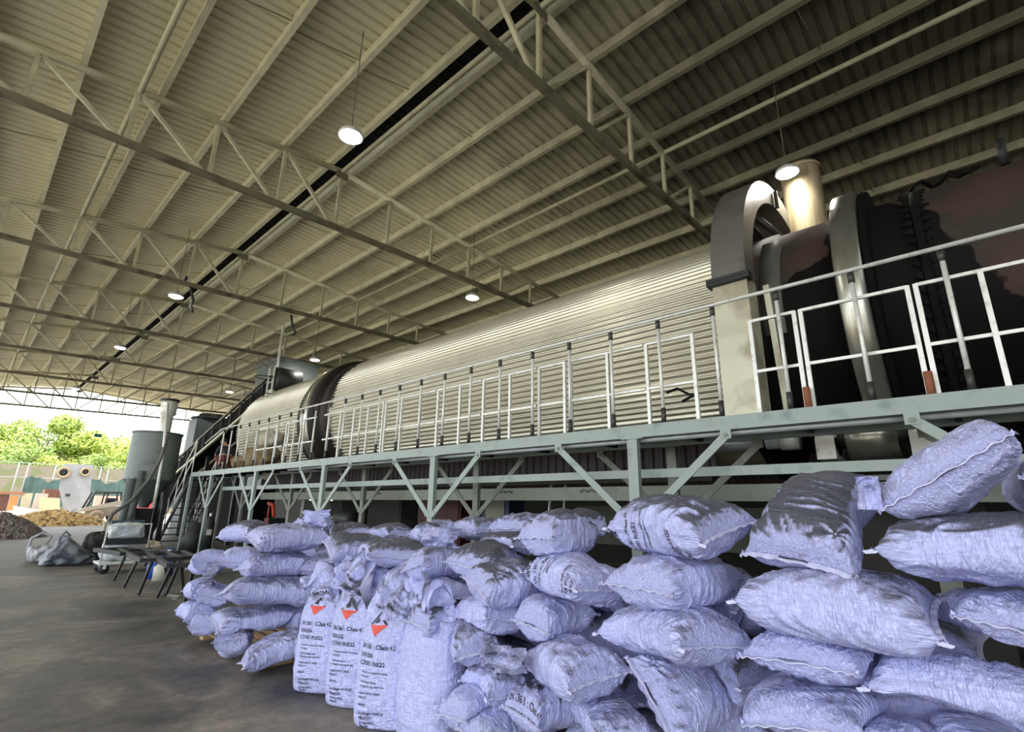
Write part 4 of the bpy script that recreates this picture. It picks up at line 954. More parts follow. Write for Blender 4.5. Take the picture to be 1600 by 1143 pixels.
# rows of black steel trestles at the left
def trestle(x0, y0, x1, y1, feet, lab, Z=0.78):
    """table frame: top bars between two pixel points at height Z, legs to floor pixels"""
    A = at(x0,y0,Z=Z); B = at(x1,y1,Z=Z)
    t = thing('steel_trestle', (A+B)/2*1.0-Vector((0,0,Z)), lab, 'trestle', 'black steel trestles left of the bags')
    wv = (B-A).normalized().cross(Vector((0,0,1)))*0.5
    for s in (0, 1): MB().bar(A+wv*s, B+wv*s, 0.06, 0.06).build('top_bar', M_dark, t)
    for P_ in (A, B, (A+B)/2): MB().bar(P_+Vector((0,0,-0.002)), P_+wv, 0.055, 0.05).build('cross_bar', M_dark, t)
    for (tx, ty, fx, fy) in feet:
        a = at(tx,ty,Z=Z-0.03); f = at(fx,fy,Z=0.0); MB().bar(a, Vector((f.x,f.y,0.0)), 0.07, 0.035, up=(1,0,0)).build('leg', M_dark, t)
    return t
trestle(201,856,245,862,[(201,856,178,906),(222,860,193,917),(243,864,216,929)],'low black steel trestle standing nearest the hand cart')
trestle(240,857,285,872,[(274,872,245,933),(286,866,258,930),(256,868,262,905)],'black steel trestle in the middle with its near leg reaching the scrap')
trestle(285,862,330,880,[(302,890,285,952),(284,878,287,925)],'black steel trestle half hidden behind the bag pile')

# cart with white bundles
def cart():
    A = at(170,893,Z=0.0); B = at(225,890,Z=0.0); c = (A+B)/2; c.z = 0
    t = thing('hand_cart', c, 'low flat hand cart with a tubular push frame holding white plastic bundles', 'cart')
    mb = MB().box((c.x,c.y,0.22), (1.25,0.7,0.05)); mb.build('platform', M_galv, t)
    for sx in (-1,1):
        for sy in (-1,1):
            w = MB().lathe((c.x+sx*0.5,c.y+sy*0.27-0.025,0.10), (0,1,0), [(0,0),(0,0.10),(0.05,0.10),(0.05,0)], 20).build('wheel', M_dark, t)
            MB().bb((c.x+sx*0.5-0.03,c.y+sy*0.27-0.03,0.10), (c.x+sx*0.5+0.03,c.y+sy*0.27+0.03,0.20)).build('caster_fork', M_galv, w)
    MB().path([(c.x-0.6,c.y-0.3,0.24),(c.x-0.6,c.y-0.3,1.05),(c.x+0.25,c.y-0.3,1.08),(c.x+0.25,c.y-0.3,0.24)], 0.02, 8).build('push_frame', M_galv, t)
    MB().bb((c.x-0.6,c.y-0.31,0.62), (c.x+0.25,c.y-0.29,0.76)).build('frame_band', M_dark, t)
    return c
cc = cart()
M_plastic = mat('white_plastic', (0.50,0.54,0.58), 0.35, 0, 0.1, 8, bump=0.8, bscale=15)
lumpy('plastic_bundle', (cc.x-0.2,cc.y+0.05,0.246), (0.75,0.5,0.48), M_plastic, 'crumpled white plastic bundle lying low on the hand cart', 'bundle', 12)
lumpy('plastic_bundle', (cc.x-0.15,cc.y+0.05,0.73), (0.7,0.45,0.36), M_plastic, 'white plastic bundle on top of the pile on the hand cart', 'bundle', 15)
lumpy('plastic_bundle', (cc.x+0.42,cc.y+0.03,0.246), (0.36,0.55,0.4), M_ltsack, 'dull grey bundle at the right end of the hand cart', 'bundle', 17)
# grey machine bin left of the cart
c = at(168,874,Z=0.0); Yb = c.y
q = [at(x,y,Y=Yb) for x, y in ((150,868),(190,868),(190,832),(157,832))]
t = thing('grey_bin', (c.x,Yb,0), 'light grey sheet bin on castors left of the silo', 'bin')
MB().prism([(p.x,p.y,max(p.z,0.12)) for p in q], (0,0.9,0)).build('body', mat('bin_grey', (0.26,0.27,0.265), 0.5), t)
for px_ in (156,184):
    for dy in (0.12,0.72):
        cx0 = at(px_,868,Y=Yb).x; MB().lathe((cx0,Yb+dy,0.07),(0,1,0),[(0,0),(0,0.07),(0.05,0.07),(0.05,0)],16).build('castor', M_dark, t)
wz = q[3].z+0.004
tag(MB().bb((at(163,832,Y=Yb).x,Yb+0.2,wz), (at(171,832,Y=Yb).x,Yb+0.5,wz+0.28)).build('pale_box', M_ltsack), 'small pale box standing on the grey bin', 'box')

# two big bulk bags on the floor
def bulkbag(base, d, m_, lab, seed, loops, peak):
    t = thing('bulk_bag', base, lab, 'bulk bag', 'collapsed bulk bags on the floor')
    lumpy('sack_body', base, d, m_, None, None, seed, parent=t, peak=peak)
    for (dx, h, w) in loops:
        q = Vector(base)+Vector((dx*d[0],0,d[2]*0.8)); MB().path([q+Vector((-w,0,-0.1)), q+Vector((-w*0.9,0,h*0.6)), q+Vector((0,0,h)), q+Vector((w*0.9,0,h*0.7)), q+Vector((w*0.4,0,-0.05))], 0.035, 8).build('lifting_loop', m_, t)
M_bulkd = mat('bulk_dark', (0.05,0.06,0.075), 0.5, 0, 0.3, 3, col2=(0.26,0.29,0.34), thr=(0.42,0.6), bump=0.8, bscale=6)
M_bulkl = mat('bulk_light', (0.42,0.43,0.46), 0.6, 0, 0.2, 3, col2=(0.25,0.26,0.28), thr=(0.5,0.65), bump=0.6, bscale=6)
b1 = at(108,884,Z=0.0); b2 = at(70,879,Z=0.0)
def sackpx(name, x0, x1, yt, yb, m_, lab, seed, loops, peak):
    A = at(x0,yb,Z=0.0); B = at(x1,yb,Z=0.0); top = at((x0+x1)/2,yt,Y=(A.y+B.y)/2).z
    bulkbag(((A.x+B.x)/2, (A.y+B.y)/2+0.5, 0), ((B-A).length*0.98, 1.1, top*0.98), m_, lab, seed, loops, peak)
sackpx('bulk', 70,146,845,884, M_bulkd, 'collapsed dark grey bulk bag with one loop, right of the pale one', 21, [(-0.15,0.35,0.10)], [(-1,0.35),(-0.55,0.8),(-0.25,1.12),(0.0,1.0),(0.45,0.62),(1,0.45)])
sackpx('bulk', 46,80,848,879, M_bulkl, 'pale grey bulk bag with brown looped straps at the far left', 23, [(-0.1,0.35,0.22)], [(-1,0.9),(-0.5,0.75),(0.2,0.8),(1,0.95)])
lumpy('bin_bag', (at(146,880,Z=0.0).x+0.1, at(146,880,Z=0.0).y+0.5, 0), (0.7,0.7,0.75), M_dark, 'small black crumpled bag at the right end of the dark bulk bag', 'bag', 31)

# blue and white jerrycans, scrap, gas cylinder, red hose reel
def can(x, y, m_, lab, h=0.36):
    p = at(x,y,Z=0.0); t = thing('jerrycan', p, lab, 'jerrycan', 'plastic containers under the trestles')
    MB().lathe(p, (0,0,1), [(0,0),(0,0.14),(h*0.75,0.14),(h*0.9,0.07),(h*0.9,0.0)], 20).build('container', m_, t)
    MB().lathe(p+Vector((0,0,h*0.9)), (0,0,1), [(0.001,0.045),(0.05,0.045),(0.05,0)], 12).build('cap', M_galv, t)
    MB().path([p+Vector((-0.08,0,h*0.8)), p+Vector((-0.06,0,h*1.05)), p+Vector((0.06,0,h*1.05)), p+Vector((0.08,0,h*0.8))], 0.014, 6).build('handle', m_, t)
M_bl = mat('blue_plastic', (0.02,0.09,0.45), 0.4); M_wh = mat('milky_plastic', (0.6,0.6,0.5), 0.45)
can(238,902,M_bl,'round blue plastic container under the middle trestle, left of the white one'); can(249,906,M_wh,'small white plastic container under the middle trestle'); can(258,898,M_bl,'taller blue container right of the white one',0.55)
M_scrap = mat('shiny_scrap', (0.7,0.7,0.7), 0.2, 0.8)
for i, (x, y) in enumerate(((254,930),(265,931),(270,932),(275,932),(281,932),(272,936),(287,931))):
    p = at(x,y,Z=0.0); tag(MB().box(p+Vector((0,0,0.02)), (0.09,0.07,0.035), Matrix.Rotation(i*0.9,3,'Z')).build('foil_scrap', M_scrap), 'small shiny foil scrap on the floor near the trestle leg', 'scrap', 'shiny scraps on the floor')
def cyl(x, y, lab, h=1.35, r=0.16, m_=None):
    p = at(x,y,Z=0.0); t = thing('gas_cylinder', p, lab, 'gas cylinder')
    MB().lathe(p, (0,0,1), [(0,0),(0,r),(h*0.85,r),(h*0.95,r*0.6),(h,0.05),(h,0)], 24).build('cylinder_body', m_ or M_dark, t)
    MB().lathe(p+Vector((0,0,h)), (0,0,1), [(0.001,0.035),(0.08,0.035),(0.1,0)], 10).build('valve', M_galv, t)
    MB().box(p+Vector((-0.02,-r-0.004,h*0.62)), (0.14,0.006,0.16)).build('paper_tag', M_wh, t)
cyl(309,868,'dark gas cylinder with a white paper tag behind the bag pile')
cyl(318,872,'second dark gas cylinder right of the tagged one',1.2,0.15)
t = thing('rubber_drum', at(290,870,Z=0.0), 'dark round rubber sleeve leaning by the gas cylinders', 'drum')
p = at(290,870,Z=0.0); MB().tube(p+Vector((0,0,0.03)), p+Vector((0.25,0.1,0.95)), 0.27, 24).build('sleeve_body', M_dark, t)
t = thing('red_machine', (7.2,17.2,0), 'red and dark machine guard in the shade near the foot of the stairs', 'machine')
MB().bb((7.0,16.9,0), (7.5,17.3,1.15)).build('body', M_dark, t); MB().bb((6.98,17.0,0.5), (6.998,17.06,1.6)).build('red_strip', mat('bright_red', (0.55,0.06,0.03), 0.5), t)
MB().path([(7.0,16.6,1.2),(7.0,16.75,1.55),(7.0,17.1,1.6)], 0.06, 8).build('red_hose', MATS['bright_red'], t)

# ------------------------------------------------------------------ yard beyond the shed
M_conc2 = mat('white_slab', (0.46,0.44,0.41), 0.8, 0, 0.08, 2.0)
M_post = mat('fence_steel', (0.22,0.23,0.22), 0.5)
def yard_fence():
    Y = 74.0
    a = at(18,790,Y=Y); b = at(212,790,Y=Y); zt = at(60,724,Y=Y).z
    t = thing('net_fence', (a.x,Y,0), 'tall pipe frame fence with dark green netting across the yard', 'fence')
    for x in (12,28,72,145,157,213,240):
        p = at(x,790,Y=Y); MB().tube((p.x,Y,0), (p.x,Y,zt), 0.06, 8).build('fence_post', M_post, t)
    for zf in (1.0, 0.72): MB().tube((a.x-2,Y,zt*zf), (b.x+6,Y,zt*zf), 0.04, 8).build('fence_rail', M_post, t)
    M_net = mat('green_net', (0.045,0.085,0.075), 0.8, 0, 0.25, 1.0)
    zn = at(60,748,Y=Y).z; n = 40; vs = []
    for k in range(n+1):
        x = a.x+0.5+(b.x+4-a.x)*k/n; dip = 0.25*math.sin(k*0.9)+0.15*math.sin(k*2.3)
        vs += [(x,Y-0.15-0.08*math.sin(k*1.7),zn+dip), (x,Y-0.15+0.1*math.sin(k*1.1),0.9), (x,Y-0.25-0.08*math.sin(k*1.7),zn+dip), (x,Y-0.25+0.1*math.sin(k*1.1),0.9)]
    fs = []
    for k in range(n): q = 4*k; fs += [(q,q+4,q+5,q+1), (q+2,q+3,q+7,q+6), (q,q+2,q+6,q+4), (q+1,q+5,q+7,q+3)]
    MB().add(vs, fs).build('netting', M_net, t)
yard_fence()
def tank_panel():
    Y = 62.0; pts = [at(*p, Y=Y) for p in ((100,724),(146,726),(139,785),(137,803),(104,803),(92,762))]
    t = thing('white_casing', (pts[4].x,Y,0), 'tall white sheet casing with two round ports standing on end in the yard', 'casing')
    zmin = min(p.z for p in pts); pts = [Vector((p.x,p.y,p.z if p.z > 1.2 else 0.0)) for p in pts]
    MB().prism(pts, (0.3,2.4,0)).build('body', mat('white_sheet', (0.24,0.245,0.25), 0.5, 0, 0.08, 3), t)
    for (x, y, rr, rx) in ((99,738,0.52,0.5), (133,737,0.40,0.5)):
        p = at(x,y,Y=Y); o = MB().lathe(p, (0,-1,0), [(0.0,rr),(0.3,rr),(0.3,rr*0.62),(0.12,rr*0.55),(0.12,0)], 28).build('round_port', mat('port_cream', (0.24,0.19,0.12), 0.6), t)
        MB().lathe(p+Vector((0,-0.13,0)), (0,-1,0), [(0,rr*0.5),(0.01,rr*0.5),(0.01,0)], 20).build('port_hole', M_dark, o)
    p = at(106,773,Y=Y); MB().box(p+Vector((0,-0.03,0)), (0.3,0.05,0.22)).build('label_plate', M_dark, t)
tank_panel()
def slab(nm, pts, Y, d, m_, lab, cat, grp=None):
    q = [at(*p, Y=Y) for p in pts]; q = [Vector((p.x,p.y,p.z if p.z > 1.0 else 0.0)) for p in q]
    t = thing(nm, (q[0].x,Y,0), lab, cat, grp); MB().prism(q, d).build('panel', m_, t)
    for f in (0.25, 0.75):
        c0 = q[0]*(1-f)+q[-1]*f if False else q[0]*(1-f)+q[1]*f
    return t
M_ply = mat('pale_board', (0.44,0.38,0.26), 0.7, 0, 0.1, 2)
tag(MB().prism([at(*p,Y=57) for p in ((23,790),(68,797),(66,812),(18,810))], (0,0.9,0)).build('concrete_block', M_conc2), 'long low white concrete block at the left of the yard', 'block')
slab('wooden_board',[(34,770),(52,770),(46,792),(33,792)],60,(0,0.2,0),M_ply,'pale upright board left behind the concrete block','board')
slab('wooden_board',[(56,770),(76,771),(70,792),(50,792)],59.4,(0,0.2,0),mat('pinkish_board',(0.42,0.34,0.29),0.7),'pinkish leaning board in the middle of the yard','board')
slab('wooden_board',[(62,776),(94,778),(96,796),(66,795)],58.6,(0,0.2,0),mat('yellow_board',(0.46,0.39,0.24),0.7),'wide pale yellow board right of the pinkish one','board')
tag(MB().bb((at(72,760,Y=66).x,66,0), (at(97,760,Y=66).x,68,at(80,764,Y=66).z)).build('brick_stack', mat('brick_red', (0.15,0.06,0.04), 0.8, 0, 0.3, 3)), 'stack of dark red bricks behind the boards', 'bricks')
t = thing('open_container', (at(8,797,Y=60).x,60,0), 'rusty brown open container at the far left of the yard', 'container')
MB().bb((at(-25,797,Y=60).x,60,0), (at(9,797,Y=60).x,62.5,at(5,771,Y=60).z-0.05)).build('box_body', mat('brown_box', (0.10,0.04,0.025), 0.7), t)
MB().bb((at(10.5,797,Y=59.9).x,59.9,0.15), (at(23,797,Y=59.9).x,60.05,at(5,774,Y=60).z)).build('door', mat('orange_paint', (0.55,0.20,0.06), 0.6), t)
MB().bb((at(-30,797,Y=60).x,59.8,at(5,771,Y=60).z), (at(31,797,Y=60).x,62.6,at(5,770,Y=60).z+0.12)).build('roof_lid', M_rust, t)
t = thing('low_building', (at(185,790,Y=85).x,85,0), 'low pale shed with a brown gabled roof beyond the netting at right', 'building')
xa, xb = at(158,790,Y=85).x, at(260,790,Y=85).x; zt = at(185,750,Y=85).z
MB().bb((xa,85,0), (xb,92,zt)).build('wall', M_conc2, t); MB().prism([(xa-0.5,84.6,zt),(xa+4.5,84.6,zt+2.2),(xb,84.6,zt+2.6),(xb,84.6,zt)], (0,8,0)).build('roof', mat('brown_roof',(0.28,0.15,0.11),0.8), t)
tag(MB().bb((at(-60,727,Y=84).x,84,0), (at(300,727,Y=84).x,84.8,at(100,729,Y=84).z)).build('long_sheet_shed', mat('tan_sheet', (0.20,0.165,0.12), 0.75, 0, 0.15, 1, col2=(0.14,0.15,0.07), thr=(0.48,0.56))), 'long low tan sheet shed behind the netting, in front of the trees', 'shed')
# pallet stacks, red truck
tag(MB().bb((at(147,790,Y=68).x,68,0), (at(186,790,Y=68).x,69,at(165,774,Y=68).z)).build('timber_stack', mat('timber_pink', (0.45,0.30,0.24), 0.8, 0, 0.3, 5, stretch=(0.2,1,8))), 'stack of pinkish sawn timber behind the loader', 'timber')
t = thing('red_truck', (at(190,815,Y=52).x,52,0), 'red truck partly hidden behind the silo pipes', 'truck')
xa = at(176,815,Y=52).x; MB().bb((xa,52,0.6), (xa+2.9,54.5,1.5)).build('body', mat('truck_red', (0.50,0.06,0.05), 0.5), t)
MB().bb((xa+1.0,52,1.5), (xa+2.7,54.4,3.1)).build('cab', MATS['truck_red'], t); MB().bb((xa+0.9,51.97,2.1), (xa+2.6,51.99,2.9)).build('window', M_dark, t)
for dx in (0.6,2.3): MB().lathe((xa+dx,51.9,0.45),(0,1,0),[(0,0),(0,0.45),(0.35,0.45),(0.35,0)],20).build('wheel', M_dark, t)
def loader():
    Y = 48.8; s = 1.12
    x = at(124,818,Y=Y).x
    t = thing('skid_steer_loader', (x+1.3*s,Y,0), 'small white skid steer loader with a black cage cab parked in the yard', 'loader')
    M_lw = mat('loader_white', (0.40,0.37,0.30), 0.5); M_lb = M_dark
    def X(q): return x+q*s
    MB().prism([(X(0.1),Y,0.45*s),(X(2.5),Y,0.45*s),(X(2.6),Y,1.2*s),(X(0.9),Y,0.95*s),(X(0.15),Y,0.85*s)], (0,1.4*s,0)).build('chassis', M_lw, t)
    MB().prism([(X(-0.4),Y-0.15*s,0.75*s),(X(0.1),Y-0.15*s,1.0*s),(X(2.3),Y-0.15*s,1.55*s),(X(2.9),Y-0.15*s,1.25*s),(X(2.9),Y-0.15*s,1.0*s),(X(2.3),Y-0.15*s,1.25*s),(X(0.1),Y-0.15*s,0.75*s)], (0,0.14*s,0)).build('lift_arm', M_lw, t)
    MB().prism([(X(-1.2),Y,0.12*s),(X(-0.35),Y,0.12*s),(X(-0.3),Y,0.9*s),(X(-0.5),Y,0.4*s)], (0,1.5*s,0)).build('bucket', M_lb, t)
    for q in (0.75,1.95):
        for yy in (-0.3*s, 1.4*s):
            w = MB().lathe((X(q),Y+yy,0.42*s),(0,1,0),[(0,0.2*s),(0,0.42*s),(0.28*s,0.42*s),(0.28*s,0.2*s)],28).build('wheel', mat('tyre_tan', (0.20,0.15,0.11), 0.9), t)
            MB().lathe((X(q),Y+yy+0.03,0.42*s),(0,1,0),[(0,0),(0,0.2*s),(0.2*s,0.2*s),(0.2*s,0)],20).build('rim', M_ply, w)
    for yy in (0.05*s, 1.3*s):
        MB().path([(X(0.15),Y+yy,0.9*s),(X(0.45),Y+yy,1.95*s),(X(1.85),Y+yy,2.0*s),(X(1.95),Y+yy,1.3*s)], 0.07*s, 8).build('cab_frame', M_lb, t)
        MB().tube((X(1.1),Y+yy,1.0*s), (X(1.15),Y+yy,1.97*s), 0.045*s, 8).build('cab_post', M_lb, t)
    MB().bb((X(0.4),Y,1.95*s), (X(1.9),Y+1.35*s,2.03*s)).build('cab_roof', M_lb, t)
    MB().bb((X(1.2),Y+0.4*s,0.95*s), (X(1.7),Y+0.95*s,1.6*s)).build('seat', M_lb, t)
loader()
def heap(nm, c, rx, ry, h, m_, lab, cat, seed, n=56):
    rr = np.random.RandomState(seed); g = rr.uniform(-1,1,(n+1,n+1)); vs = []
    for i in range(n+1):
        for j in range(n+1):
            u, v = -1+2*i/n, -1+2*j/n; d = math.hypot(u,v); z = h*max(0,1-d**1.5)+(0.10*h*g[i,j] if d < 0.98 else 0); vs.append((c[0]+u*rx, c[1]+v*ry, max(0.0 if d < 1.02 else -0.05, z)))
    fs = [(i*(n+1)+j,(i+1)*(n+1)+j,(i+1)*(n+1)+j+1,i*(n+1)+j+1) for i in range(n) for j in range(n) if math.hypot(-1+2*(i+.5)/n,-1+2*(j+.5)/n) < 1.0]
    return tag(MB().add(vs, fs).build(nm, m_), lab, cat, kind='stuff')
M_chip = mat('wood_chips', (0.55,0.38,0.16), 0.9, 0, 0.3, 3, col2=(0.16,0.09,0.04), thr=(0.5,0.62), bump=1.0, bscale=20)
c = at(84,818,Z=0.0)
heap('wood_chip_heap', at(82,820,Z=0.0), 3.2, 2.4, 0.95, M_chip, 'low heap of tan wood chips on the yard floor in front of the loader', 'heap', 2)
heap('grey_waste_heap', at(-5,838,Z=0.0), 1.7, 2.4, 1.0, mat('grey_waste', (0.22,0.19,0.18), 0.9, 0, 0.4, 4, bump=1.0, bscale=12), 'heap of grey brown waste at the left edge inside the shed mouth', 'heap', 5)
heap('rubble_strip', at(20,812,Y=57.5), 3.5, 1.6, 0.7, mat('rubble', (0.6,0.55,0.46), 0.9, 0, 0.3, 4, bump=1.0, bscale=12), 'pale rubble by the concrete block at the left', 'rubble', 7)

# trees
def leaf_mat(nm, c1, c2):
    mt = mat(nm, c1, 0.6, 0, 0, 0.9, col2=c2, thr=(0.35,0.65)); b = mt.node_tree.nodes['Principled BSDF']
    b.inputs['Transmission Weight'].default_value = 0.0; b.inputs['Subsurface Weight'].default_value = 0.0
    return mt
LM = [leaf_mat('leaf_green', (0.24,0.36,0.07), (0.42,0.50,0.11)), leaf_mat('leaf_yellow_green', (0.36,0.46,0.07), (0.55,0.58,0.15)), leaf_mat('leaf_mid', (0.20,0.32,0.08), (0.36,0.44,0.11))]
M_bark = mat('bark', (0.12,0.09,0.06), 0.9)
def make_tree(seed, H, Wd, lm, nblob=26, nleaf=420):
    rr = np.random.RandomState(seed)
    t = thing('tree', (0,0,0), None, 'tree', 'trees beyond the yard')
    tr = MB(); tr.path([(0,0,0),(0.1,0.05,H*0.3),(0.0,0.1,H*0.65)], [0.32,0.24,0.1], 8)
    for k in range(6):
        a = rr.uniform(0,6.28); z = H*rr.uniform(0.25,0.5); tr.path([(0.05,0.05,z), (math.cos(a)*Wd*0.2, math.sin(a)*Wd*0.2, z+H*0.15), (math.cos(a)*Wd*0.33, math.sin(a)*Wd*0.33, z+H*0.27)], [0.13,0.09,0.04], 6)
    tr.build('trunk', M_bark, t)
    V = []; k0 = 0
    for b in range(nblob):
        z = rr.uniform(0.16, 0.95); wr = Wd*0.5*math.sqrt(max(0.04, 1-((z-0.5)/0.56)**2)); a = rr.uniform(0,6.28); q = rr.uniform(0.25,0.85)
        c = np.array([math.cos(a)*wr*q, math.sin(a)*wr*q, z*H*0.93]); rad = rr.uniform(0.13,0.2)*Wd
        d = rr.normal(size=(nleaf,3)); d /= np.linalg.norm(d,axis=1)[:,None]; p = c+d*rad*rr.uniform(0.75,1.1,(nleaf,1))*np.array([1,1,0.8])
        nrm = d+rr.normal(size=(nleaf,3))*0.5; nrm /= np.linalg.norm(nrm,axis=1)[:,None]
        tt = np.cross(nrm, rr.normal(size=(nleaf,3))); tt /= np.linalg.norm(tt,axis=1)[:,None]; bt = np.cross(nrm,tt); s = rr.uniform(0.16,0.34,(nleaf,1))
        quad = np.stack([p-tt*s, p-bt*s*0.55+nrm*s*0.15, p+tt*s, p+bt*s*0.55+nrm*s*0.15], axis=1).reshape(-1,3); V.append(quad)
    V = np.concatenate(V); n = len(V)//4
    me = bpy.data.meshes.new('foliage'); me.vertices.add(len(V)); me.vertices.foreach_set('co', V.astype(np.float32).ravel())
    me.loops.add(4*n); me.loops.foreach_set('vertex_index', np.arange(4*n, dtype=np.int32)); me.polygons.add(n); me.polygons.foreach_set('loop_start', np.arange(0,4*n,4, dtype=np.int32)); me.polygons.foreach_set('loop_total', np.full(n,4,dtype=np.int32))
    me.materials.append(lm); me.update(calc_edges=True); me.validate()
    o = bpy.data.objects.new('foliage', me); COL.objects.link(o); o.parent = t
    return t
protos = [make_tree(1,15,12,LM[0]), make_tree(2,14,11,LM[1]), make_tree(3,15,12,LM[2])]
TL = [(-62,108,0,12.6,'tree at the far left edge, mostly outside the picture'),(-18,104,1,11.3,'low yellow green tree at the left edge above the orange container'),(40,106,0,14.7,'tall bright tree left of centre, one of the two highest crowns'),(84,110,2,12.2,'darker tree in the dip between the two highest crowns'),(118,104,1,14.3,'tall yellow green tree, the right one of the two highest crowns'),
      (150,108,0,13.0,'green tree right of the right highest crown'),(180,104,1,12.3,'yellow green tree just left of the silo'),(212,108,2,11.7,'green tree partly hidden by the silo'),(255,110,0,11.3,'tree mostly hidden behind the silo and stairs'),(16,98,2,10.1,'shorter tree in front at the left above the netting'),(66,97,1,8.9,'short bright tree in front of the dip, above the white casing'),(140,97,2,9.3,'short green tree behind the right round port'),(188,96,0,8.9,'short green tree behind the low building')]
used = [False]*3
for x, Y, k, H, lab in TL:
    o = protos[k] if not used[k] else copy_tree(protos[k]); used[k] = True
    p = at(x,780,Y=Y); s = H/15.0; o.location = (p.x, Y, 0); o.scale = (s*1.05, s*1.05, s); o.rotation_euler = (0,0,(x*0.37)%6.28); o['label'] = lab
# hanging cable with a small teal block seen against the trees
hk = at(153,680,Y=TY[7]); zc_ = zbot(hk.x)-0.005
hb = MB(); hb.tube((hk.x-0.12,TY[7],zc_), (hk.x-0.12,TY[7],hk.z+0.1), 0.012, 5); o = tag(hb.box(hk, (0.40,0.1,0.22)).build('hoist_block', mat('teal_block', (0.03,0.22,0.22), 0.6)), 'small teal hoist block hanging on thin cables before the trees', 'hoist')
MB().tube((hk.x+0.14,TY[7],zc_), (hk.x+0.14,TY[7],hk.z+0.1), 0.012, 5).build('cable', M_dark, o)

for (pts, Yk, lab) in (([(292,432),(289,440),(297,447),(299,455),(302,470),(298,478),(301,488)], TY[2], 'dark cable and hook hanging below the third truss'), ([(455,492),(457,510),(462,520),(456,524)], TY[2]+0.1, 'dark looped cable hanging from the truss above the feed box')):
    tag(MB().path([at(x,y,Y=Yk) for x, y in pts], 0.035, 6).build('hanging_cable', M_dark), lab, 'cable', 'cables hanging from the trusses')

